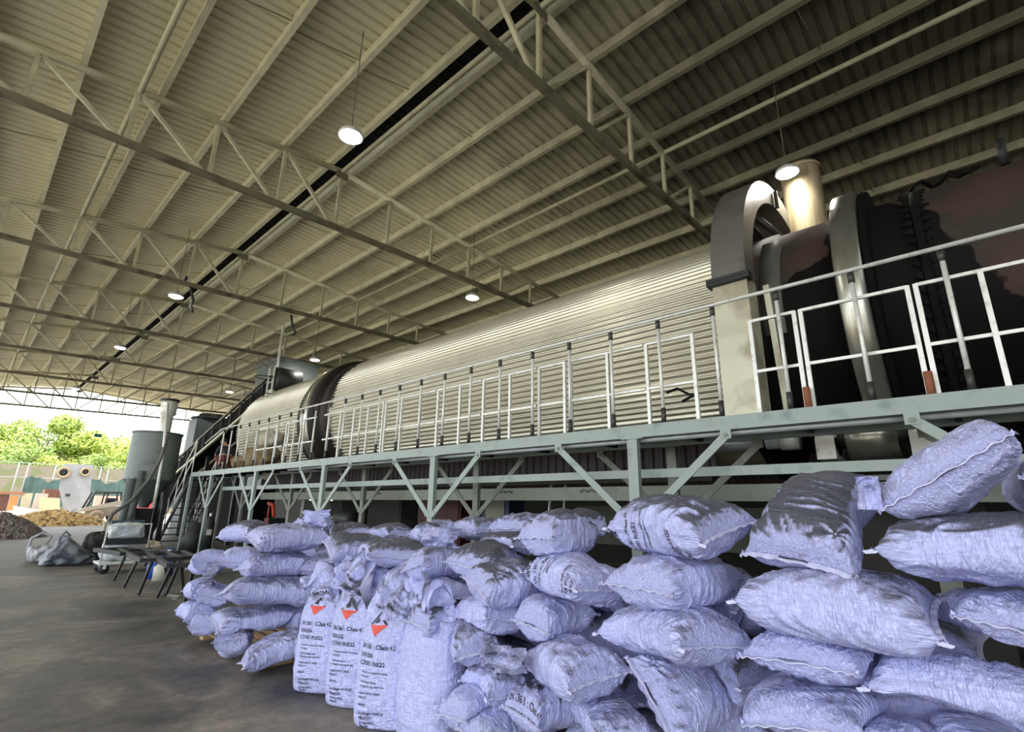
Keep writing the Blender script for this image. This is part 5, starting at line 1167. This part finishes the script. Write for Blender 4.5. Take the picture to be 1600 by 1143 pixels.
BAGS = [
  ('R1', 2.916, 0.116, 1.773, 1.002, 0.232, 0, 0, -42.0, 0.25, 0.01, 'plump bag tilted on edge at top right, its pale hem running diagonally', 'topmost bags of the near pile'),
  ('R2', 2.78, -0.019, 1.481, 1.029, 0.267, 90, 0, -0.0, 0.8, 0.02, 'long grey topped bag cut by the right picture edge under the tilted bag', 'topmost bags of the near pile'),
  ('R3', 2.89, 0.66, 1.568, 0.913, 0.307, -12, 28, -0.0, 1.0, 0.02, 'soot topped bag draped forward at the top left of the nearest stack', 'topmost bags of the near pile'),
  ('R4', 2.703, 0.595, 1.227, 0.904, 0.291, 92, -3, -0.0, 0.5, 0.04, 'long pale bag lying sideways right under the soot topped draped bag', 'bags in the nearest stack'),
  ('R5', 2.937, 0.728, 1.002, 0.899, 0.194, 0, 0, 3.0, 0.2, 0.02, 'bag with black label on its hem, third down left in the nearest stack', 'bags in the nearest stack'),
  ('R6', 2.82, 0.229, 0.986, 0.743, 0.169, 90, 0, -0.0, 0.1, 0.03, 'long clean pale bag low at right in the nearest stack, under the sideways bag', 'bags in the nearest stack'),
  ('R7', 2.929, 0.021, 1.231, 0.869, 0.176, 10, 0, -0.0, 0.2, 0.02, 'pale bag pointing its corner left at the right picture edge, below the dusty long bag', 'bags in the nearest stack'),
  ('R8', 2.876, 0.744, 0.778, 0.894, 0.154, 0, 0, -0.0, 0.3, 0.02, 'speckled bag with a pointed left corner, fourth down on the left of the nearest stack', 'bags in the nearest stack'),
  ('R9', 2.951, 0.19, 0.734, 0.62, 0.143, 0, 0, -0.0, 0.1, 0.02, 'bag showing only its top at the bottom right picture corner', 'bags in the nearest stack'),
  ('R10', 3.473, -0.313, 1.747, 0.987, 0.274, 0, 0, -0.0, 0.2, 0.02, 'small part of a bag at the far right edge behind the tilted top bag', 'bags in the nearest stack'),
  ('R11', 2.887, 0.359, 0.689, 0.62, 0.151, 90, 0, -0.0, 0.1, 0.02, 'bag just peeping in at the bottom edge right of the speckled bag', 'bags in the nearest stack'),
  ('M1', 2.792, 1.34, 1.523, 0.933, 0.3, 72, 0, -8.0, 0.75, 0.02, 'big printed bag on top of the middle stack with sideways lettering and grey top', 'topmost bags of the middle pile'),
  ('M2', 2.85, 1.377, 1.23, 0.896, 0.282, -8, 0, -3.0, 0.45, 0.02, 'speckled bag with a level seam directly below the big printed top bag', 'bags in the middle stack'),
  ('M3', 2.749, 1.378, 0.992, 0.921, 0.244, 68, -4, -0.0, 0.4, 0.03, 'long bag with sooty right end, third down in the middle stack', 'bags in the middle stack'),
  ('M4', 2.893, 1.386, 0.692, 0.788, 0.21, -5, 0, 45.0, 0.5, 0.02, 'bag sliding down steeply with a diagonal hem below the sooty ended bag', 'bags in the middle stack'),
  ('M5', 2.838, 2.241, 0.919, 0.638, 0.26, -5, 0, -3.0, 0.3, 0.02, 'short fat bag with a level white hem, left of the sooty ended bag', 'bags in the middle stack'),
  ('M6', 2.825, 2.061, 1.188, 0.888, 0.245, 70, 4, -0.0, 0.15, 0.02, 'bag with black and red print peeping out under the big printed top bag', 'bags in the middle stack'),
  ('M7', 2.925, 2.252, 1.429, 0.685, 0.3, -5, 0, -8.0, 0.8, 0.02, 'grey topped bag pointing left, beside the big printed top bag', 'topmost bags of the middle pile'),
  ('M8', 2.694, 1.993, 0.72, 0.826, 0.264, 68, -6, -0.0, 0.4, 0.03, 'long bag with a puckered right end below the short fat bag', 'bags in the middle stack'),
  ('M9', 2.692, 2.164, 0.48, 0.62, 0.236, -6, 0, -0.0, 0.35, 0.02, 'bag with small print on its top at the bottom edge, below the puckered long bag', 'bags in the middle stack'),
  ('M10', 2.715, 1.756, 0.489, 0.698, 0.19, 60, 0, -0.0, 0.4, 0.02, 'bag with black stains cut by the bottom edge under the sliding bag', 'bags in the middle stack'),
  ('M11', 2.706, 2.621, 0.491, 0.63, 0.214, 65, 0, -0.0, 0.45, 0.02, 'streaky bag right of the nearest upright bag, below a crumpled dusty flap', 'bags in the middle stack'),
  ('M12', 2.634, 2.698, 0.364, 0.62, 0.203, -10, 0, -0.0, 0.1, 0.02, 'low shaded bag with a plain seam just right of the nearest upright bag', 'bags in the middle stack'),
  ('M13', 2.606, 2.488, 0.292, 0.62, 0.181, 0, 0, 20.0, 0.3, 0.02, 'white creased bag at the bottom edge right of the nearest upright bag', 'bags in the middle stack'),
  ('M14', 2.701, 2.845, 0.73, 0.633, 0.22, 60, 8, -0.0, 0.6, 0.02, 'dark streaked bag behind the neck of the nearest upright bag, right side', 'bags in the middle stack'),
  ('M15', 2.778, 2.793, 0.871, 0.642, 0.249, 70, -5, -0.0, 0.3, 0.02, 'thin creased bag slanting down left of the short fat bag', 'bags in the middle stack'),
  ('M16', 2.8, 2.636, 1.091, 0.658, 0.295, -10, 0, 22.0, 0.65, 0.02, 'creased bag with a slanting seam, left of the print peeping bag', 'bags in the middle stack'),
  ('M17', 2.965, 2.991, 1.206, 0.847, 0.24, 15, 0, 10.0, 0.8, 0.02, 'grey dusty flattened bag left of the grey topped pointed bag', 'bags in the middle stack'),
  ('M18', 2.852, 3.419, 0.941, 0.739, 0.204, 68, 0, -0.0, 0.2, 0.02, 'smooth lavender bag under the bag with a curved seam', 'bags in the middle stack'),
  ('M19', 2.719, 3.198, 0.796, 0.62, 0.247, -5, 0, -0.0, 0.9, 0.02, 'rounded dark topped bag end right above the nearest upright bag', 'bags in the middle stack'),
  ('M20', 2.916, 3.555, 1.132, 0.62, 0.265, -10, 0, -12.0, 0.6, 0.02, 'bag with a curved black seam facing forward, right of the two rumpled bags', 'bags in the middle stack'),
  ('M21', 2.917, 4.182, 1.193, 1.125, 0.237, 60, 0, -0.0, 0.7, 0.02, 'rumpled bag with grey top, right one of two behind the middle upright bags', 'bags in the middle stack'),
  ('M22', 2.95, 4.87, 1.172, 0.766, 0.269, -10, 0, 18.0, 0.7, 0.02, 'bag pointing left with grey top, left one of two behind the upright bags', 'bags in the middle stack'),
  ('M23', 2.858, 4.057, 0.97, 0.62, 0.242, -5, 0, 25.0, 0.3, 0.02, 'small white bag end wedged under the right rumpled bag', 'bags in the middle stack'),
  ('M24', 2.716, 3.871, 0.787, 0.67, 0.28, 50, 8, -0.0, 0.5, 0.02, 'bag standing slanted just behind the third upright bag', 'bags in the middle stack'),
  ('M25', 2.911, 4.822, 0.899, 0.868, 0.24, 60, 0, -0.0, 0.5, 0.02, 'crumpled bag in the notch between left stack and upright bags', 'bags in the middle stack'),
  ('M26', 3.174, 1.275, 0.751, 0.683, 0.304, 60, 0, -0.0, 0.9, 0.02, 'sooty black bag deep in the gap between the middle and nearest stacks, lower one', 'bags in the middle stack'),
  ('M27', 3.232, 1.332, 1.121, 0.62, 0.34, 75, 0, -0.0, 0.7, 0.02, 'sooty black bag deep in the gap between the middle and nearest stacks, upper one', 'bags in the middle stack'),
  ('M28', 2.88, 3.774, 0.749, 0.752, 0.234, 70, 0, -0.0, 0.3, 0.02, 'bag partly hidden above the necks of the two nearest upright bags', 'bags in the middle stack'),
  ('M29', 2.861, 4.734, 0.732, 0.717, 0.261, 70, 0, -0.0, 0.4, 0.02, 'bag partly hidden above the second upright bag from the left', 'bags in the middle stack'),
  ('T1', 3.586, 6.083, 1.262, 0.973, 0.23, 60, 0, -0.0, 0.8, 0.02, 'grey dusted bag lying in the back row right of the white crumpled one', 'bags of the back row'),
  ('T2', 3.526, 5.159, 1.295, 0.725, 0.205, 80, 0, -0.0, 0.8, 0.02, 'flat grey bag in the back row just left of the walkway post foot', 'bags of the back row'),
  ('T3', 3.417, 6.819, 1.346, 0.624, 0.233, 20, 0, -0.0, 0.7, 0.02, 'white crumpled bag at the left end of the back row', 'bags of the back row'),
  ('T4', 3.719, 3.905, 1.391, 0.695, 0.221, 70, 0, -0.0, 0.6, 0.02, 'pale creased bag in the back row right of the walkway post foot', 'bags of the back row'),
  ('T5', 3.617, 3.207, 1.445, 0.721, 0.223, 10, 0, -0.0, 0.6, 0.02, 'bright creased bag standing highest in the back row behind the grey dusty bag', 'bags of the back row'),
  ('T6', 3.253, 3.035, 1.313, 0.62, 0.18, 75, 0, -0.0, 0.9, 0.02, 'flat brown dusted bag in the second row below the bright creased bag', 'bags of the back row'),
  ('T7', 3.723, 4.485, 1.346, 0.741, 0.206, 40, 0, -0.0, 0.5, 0.02, 'bag with streaked side around the walkway post foot', 'bags of the back row'),
  ('T8', 3.722, 2.674, 1.479, 0.634, 0.221, 60, 0, -0.0, 0.9, 0.02, 'dark topped bag in the back row between the two highest printed and pointed bags', 'bags of the back row'),
  ('T9', 3.339, 4.232, 1.342, 0.62, 0.207, 70, 0, -0.0, 0.7, 0.02, 'crumpled pale bag in front of the walkway post foot', 'bags of the back row'),
  ('L1', 2.677, 5.904, 1.236, 0.978, 0.286, -8, 0, -0.0, 0.5, 0.02, 'bag on top of the left stack with dark streaks, nearer of the two top ones', 'topmost bags of the left pile'),
  ('L2', 2.755, 7.191, 1.243, 0.913, 0.273, 95, 0, -0.0, 0.6, 0.02, 'bag on top of the left stack, farther and left of the streaked one', 'topmost bags of the left pile'),
  ('L3', 2.628, 5.958, 0.959, 0.942, 0.241, -5, 2, -0.0, 0.45, 0.02, 'second bag down in the left stack, with a knotted seam end at right', 'bags in the left stack'),
  ('L4', 3.087, 5.798, 0.924, 0.85, 0.25, 60, 0, -0.0, 0.5, 0.02, 'shaded bag filling the gap right of the second layer of the left stack', 'bags in the left stack'),
  ('L5', 2.383, 7.379, 0.885, 0.772, 0.261, 80, -12, -0.0, 0.4, 0.02, 'pointed bag sticking out farthest left in the upper left stack', 'bags in the left stack'),
  ('L6', 2.464, 6.592, 0.99, 0.806, 0.224, 60, 0, -0.0, 0.3, 0.02, 'pale bag in the second layer of the left stack behind the nearer one', 'bags in the left stack'),
  ('L7', 2.582, 5.908, 0.711, 1.204, 0.275, -10, -3, -0.0, 0.5, 0.02, 'long bag in the third layer of the left stack', 'bags in the left stack'),
  ('L9', 2.388, 7.55, 0.552, 0.62, 0.245, 90, -10, -0.0, 0.3, 0.02, 'small bag corner at the left edge of the third layer, left stack', 'bags in the left stack'),
  ('L10', 2.38, 6.995, 0.56, 0.66, 0.225, 70, 0, 20.0, 0.3, 0.02, 'bag tucked between the left corner bag and the long third layer bag', 'bags in the left stack'),
  ('L11', 2.585, 6.153, 0.397, 1.12, 0.244, -12, 0, -0.0, 0.55, 0.02, 'long sagging bag in the fourth layer of the left stack with soot dark end', 'bags in the left stack'),
  ('L12', 2.35, 7.432, 0.309, 0.62, 0.227, 85, 0, -0.0, 0.2, 0.02, 'bag corner at the left edge of the fourth layer, left stack', 'bags in the left stack'),
  ('L13', 2.328, 6.956, 0.252, 0.62, 0.237, 60, -8, -0.0, 0.25, 0.02, 'lowest bag at the left corner just above the pallet', 'bags in the left stack'),
  ('L14', 2.543, 5.542, 0.197, 0.797, 0.248, -12, 14, -0.0, 0.5, 0.02, 'bottom bag of the left stack drooping over the pallet toward the camera', 'bags in the left stack'),
  ('L15', 2.353, 6.138, 0.215, 0.62, 0.303, 60, -18, -0.0, 0.8, 0.02, 'black stained bag hanging down at the left pallet corner', 'bags in the left stack'),
  ('L16', 3.038, 5.905, 0.388, 0.62, 0.227, 10, 10, -0.0, 0.5, 0.02, 'dark bag in the shade between the left stack and the first upright bag', 'bags in the left stack'),
]
NEAR = {'R1','R2','R3','R4','R5','R6','R7','R8','M1','M2','M3','M4','M5','M6','M7','M8','M9','M10'}
PR_ = lambda thf, uf, up=-1: [([(a_, z_*.82, x_*.82-0.05, y_*.82, m_) for a_, z_, x_, y_, m_ in label_items()], thf, uf, -math.pi/2, up)]
BIG = [('CHARCOAL',0.085,-0.02,0.06,'k'),('活性炭',0.085,-0.02,-0.05,'k'),('UN 1361 : Class 4.2',0.055,-0.04,-0.17,'k'),('VC291001 PI:022',0.050,-0.04,-0.25,'k'),('Protected from outdoors heating',0.026,0.05,-0.31,'k'),('elevated temperatures,',0.026,0.05,-0.345,'k'),('Gross Weight ±41KGS',0.034,-0.03,-0.52,'k'),('毛重 ±41公斤',0.036,-0.03,-0.565,'k'),('净重 40公斤',0.034,-0.03,-0.61,'k')]
BP = lambda thf, uf, its=BIG: [(its, thf, uf, -math.pi/2, -1)]
PRINTS = {'M1': BP(-0.13, 0.88), 'M6': BP(-0.02, 0.85, [('tri',0.10,0.30,0.03,'r')]+BIG), 'M9': BP(0.16, 0.35), 'L14': BP(0.90, 0.1)}
TAGS = {'R1':1,'R5':1,'R3':1,'M4':1,'M5':1,'R7':1}
rf = random.Random(5)
for lev in range(4):
    for k in range(9):
        Yc = 0.35+0.86*k+(0.2 if lev % 2 else 0); 
        if lev == 3 and k > 7: continue
        FILL = ('FILL%d%d' % (lev, k), 3.42+rf.uniform(-.05,.05), Yc, 0.16+0.29*lev, 1.02, 0.28, 90+rf.uniform(-8,8), 0, 0, 0.6, 0.01, 'shaded bag deep inside the pile behind the front bags', 'shaded bags inside the pile')
        BAGS.append(FILL)
for b in sorted(BAGS, key=lambda q: q[3]):
    nm, X, Y, Z, s, T, yaw, pitch, roll, soot, sag, lab, grp = b
    res = 132 if nm in NEAR else (30 if nm[0] == 'F' else 76)
    make_bag(nm, X, Y, Z, s, T, yaw, pitch, roll, soot, sag, lab, grp, res, res, PRINTS.get(nm), TAGS.get(nm, 0))

# ------------------------------------------------------------------ open bags standing upright along the aisle
def upright(nm, bx, by, H, flop, label, face=28, printed=True, soot=0.3, wid=0.235):
    seed = sum(ord(c)*(i+5) for i, c in enumerate(nm)); rs = np.random.RandomState(seed)
    p0 = np.array(at(bx, by, Z=0.0)); p0[2] = 0
    N, M = 130, 110; v = np.linspace(0, 1, N+1); th = np.linspace(0, 2*np.pi, M, endpoint=False)
    # centre line: up the body, through a slack neck, over to one side
    fd = np.array([flop[0], flop[1], 0.0]); fl = flop[2]
    pts = np.array([[0,0,0],[0,0,.25*H],[0,0,.5*H],[0,0,.72*H],[0,0,.80*H]]+[list(fd*.04+[0,0,.89*H]), list(fd*.09+[0,0,.96*H-0.02*fl]), list(fd*.17+[0,0,1.0*H-.07*fl]), list(fd*.25+[0,0,1.03*H-.20*fl])])
    tt = np.array([0,.2,.4,.6,.68,.78,.86,.93,1.0]); Cn = np.stack([np.interp(v, tt, pts[:,k]) for k in range(3)], -1)
    for _ in range(6): Cn[1:-1] = (Cn[:-2]+Cn[1:-1]*2+Cn[2:])/4
    Tn = np.gradient(Cn, axis=0); Tn /= np.linalg.norm(Tn, axis=1)[:,None]
    wa = math.radians(face); ex = np.array([math.sin(wa), -math.cos(wa), 0])        # width axis
    n0 = np.array([-math.cos(wa), -math.sin(wa), 0])                                # printed face normal
    a = np.interp(v, [0,.02,.12,.3,.5,.62,.70,.80,.92,1], [wid*.93,wid*.97,wid*1.0,wid*1.03,wid*.99,wid*.92,wid*.74,wid*.86,wid*1.05,wid*1.02])
    bb = np.interp(v, [0,.02,.12,.3,.5,.62,.70,.80,.92,1], [.09,.135,.165,.17,.16,.13,.075,.035,.022,.018])
    TH, VV = np.meshgrid(th, v); c, s_ = np.cos(TH), np.sin(TH)
    # theta = 0 along -n0 x..., faces: sin -> n0
    Ex = np.repeat(ex[None], N+1, 0); Ex = Ex-Tn*(Ex*Tn).sum(1)[:,None]; Ex /= np.linalg.norm(Ex, axis=1)[:,None]; En = np.cross(Tn, Ex)
    sg = 1.0 if (En[0]@n0) > 0 else -1.0; En = En*sg
    U_ = np.sign(c)*np.abs(c)**.8*a[:,None]; W_ = np.sign(s_)*np.abs(s_)**.75*bb[:,None]
    V = Cn[:,None,:]+U_[...,None]*Ex[:,None,:]+W_[...,None]*En[:,None,:]
    if sg < 0: V = V[:, ::-1]; 
    lc = np.stack([VV*H*1.15, U_, W_], -1); lc = lc[:, ::-1] if sg < 0 else lc
    nn = grid_normals(V); q = lc*1.0
    fat = np.clip(VV*25, 0, 1)
    neck = np.clip((VV-0.58)/0.12, 0, 1)
    if sg < 0: pass
    wq = q+0.04*np.stack([vnoise(q*6, seed), vnoise(q*6, seed+1), vnoise(q*6, seed+2)], -1)
    d = 0.013*vnoise(q*[5,6,6], seed+3)+0.006*ridge(vnoise(wq*[22,7,7], seed+4), 2)+0.005*ridge(vnoise(wq*[9,20,20], seed+5), 2)
    d2 = 0.040*vnoise(wq*[6,8,4], seed+6)+0.045*ridge(vnoise(wq*[9,12,6], seed+7), 2.5)+0.022*ridge(vnoise(wq*[20,24,10], seed+8), 2)-0.035
    V = V+nn*((d*fat*(1-neck*.3)+d2*neck))[...,None]
    V[...,2] += 0.10*np.clip((VV-0.80)/0.2,0,1)*vnoise(np.stack([U_*9+seed, W_*0, VV*0],-1), seed+14)+0.03*neck*vnoise(q*[3,11,3], seed+15)
    V[...,2] = np.maximum(V[...,2], 0.003); V = V+p0
    NW = grid_normals(V)
    so = soot*(0.15+0.75*neck*np.clip(NW[...,2]+0.25, 0, 1)+0.45*neck*np.clip(vnoise(q*9, seed+9), 0, 1)); so = np.clip(so, 0, 1)
    root = thing('open_bag', tuple(p0), label, 'bag', 'open bags standing upright')
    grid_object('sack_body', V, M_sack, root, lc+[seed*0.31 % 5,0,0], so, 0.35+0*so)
    # bottom, closed
    ring = [tuple(p) for p in V[0]]; MB().add(ring, [tuple(range(len(ring)))]).build('bottom_panel', M_hem, root)
    NN = NW; arcu = np.concatenate([[0], np.cumsum(np.linalg.norm(np.diff(V[:, 0], axis=0), axis=1))])
    # column whose outward normal is nearest the printed face
    j = int(np.argmax((NN[30]@n0))); k = V[30]-V[30].mean(0); cand = [jj for jj in range(M) if NN[30, jj]@n0 > 0.9]; j = cand[len(cand)//2] if max(cand)-min(cand) < M//2 else j
    arct = np.linalg.norm(V[30]-np.roll(V[30], 1, 0), axis=1).sum()
    # direction of +theta as seen from outside
    tdir = V[30, (j+1) % M]-V[30, j]; right = np.cross(-n0, [0,0,1]); up_ = -1 if tdir@right > 0 else 1
    if printed:
        its = [(t_, z_, x_-0.125, y_, m_) for t_, z_, x_, y_, m_ in label_items()]
        print_on(V, arcu, arct, its, root, j, float(np.interp(0.60, v, arcu))+0.01, -math.pi/2, up_)
    return root
upright('U1', 500, 1078, 0.98, (0.3,0.6,0.0), 'open upright bag with red triangle print, leftmost of the four by the aisle', 34, True, 0.6)
upright('U2', 553, 1100, 1.02, (0.3,-0.35,0.3), 'open upright bag, second from the left, neck flopped over to the right', 32, True, 0.95)
upright('U3', 602, 1133, 0.98, (0.9,-0.2,0.0), 'open upright bag, third from the left, with the clearest red triangle print', 30, True, 0.6)
upright('U4', 668, 1160, 0.98, (-0.25,0.2,0.3), 'open upright bag nearest the camera with unprinted side and gaping neck', 10, False, 0.45, 0.25)

# pallets under the stacks
def pallet(cx_, cy_, w, d, lab, rot=0.0):
    t = thing('wooden_pallet', (cx_, cy_, 0), lab, 'pallet', 'pallets under the bags')
    for i in range(3): MB().bb((cx_-w/2, cy_-d/2+i*(d-0.1)/2, 0), (cx_+w/2, cy_-d/2+i*(d-0.1)/2+0.1, 0.085)).build('bearer', M_wood if i != 0 else M_wood, t)
    for i in range(7): MB().bb((cx_-w/2+i*(w-0.1)/6, cy_-d/2, 0.0855), (cx_-w/2+i*(w-0.1)/6+0.1, cy_+d/2, 0.105)).build('deck_board', M_wood, t)
pallet(2.98, 6.55, 1.1, 1.7, 'raw wood pallet whose corner shows under the left stack')

# crumpled loose flaps of empty sack tucked into the pile
def flap(cx_, cy_, X, w, h, m_soot, lab, seed, tilt=0.3, n=56):
    c = at(cx_, cy_, X=X); rs = np.random.RandomState(seed); u, v = np.meshgrid(np.linspace(-.5,.5,n), np.linspace(-.5,.5,n), indexing='ij')
    P_ = np.stack([u*0, -u*w, v*h], -1); q = np.stack([u*w*10+seed, v*h*10, u*0], -1); qq = q+0.8*np.stack([vnoise(q, seed+i) for i in range(3)], -1)
    P_[...,0] = -0.10*(ridge(vnoise(qq*0.9, seed+4), 2)+0.5*ridge(vnoise(qq*2.0, seed+5), 2))+0.35*h*v*tilt*2+0.12*(u*2)**2*w
    P_[...,2] += 0.10*h*vnoise(q*0.7, seed+6); P_[...,1] += 0.12*w*vnoise(q*0.6, seed+7)
    P_ = P_+np.array(c)
    N2 = np.stack([P_+np.array([0.004,0,0]), P_], 0); V = N2.reshape(-1,3)
    f = []; 
    for i in range(n-1):
        for j in range(n-1):
            a = i*n+j; f += [(a,a+1,a+n+1,a+n), (n*n+a,n*n+a+n,n*n+a+n+1,n*n+a+1)]
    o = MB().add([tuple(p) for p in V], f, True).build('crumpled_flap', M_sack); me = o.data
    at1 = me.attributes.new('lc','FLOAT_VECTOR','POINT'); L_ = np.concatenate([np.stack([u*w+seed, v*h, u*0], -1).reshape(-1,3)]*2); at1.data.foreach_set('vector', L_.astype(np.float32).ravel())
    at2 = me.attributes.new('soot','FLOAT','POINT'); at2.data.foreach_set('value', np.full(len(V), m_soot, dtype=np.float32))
    tag(o, lab, 'sack flap', 'loose crumpled sack flaps')
flap(338, 895, 2.33, 0.30, 0.24, 0.62, 'dark stained crumpled sack flap hanging out of the left stack', 3)
flap(795, 1022, 2.52, 0.30, 0.13, 0.55, 'dusty crumpled sack flap right of the nearest upright bag', 5)
flap(688, 838, 3.1, 0.5, 0.16, 0.4, 'pale speckled crumpled flap at the foot of the walkway post', 7)
flap(1364, 772, 2.62, 0.09, 0.13, 0.1, 'small white sack ear sticking up between the two topmost near bags', 9)
flap(553, 895, 2.66, 0.42, 0.24, 0.3, 'crumpled pale sack flap above the two leftmost upright bags', 11)
flap(495, 812, 3.0, 0.5, 0.22, 0.2, 'white crumpled sack mouth on top right of the left stack', 13)
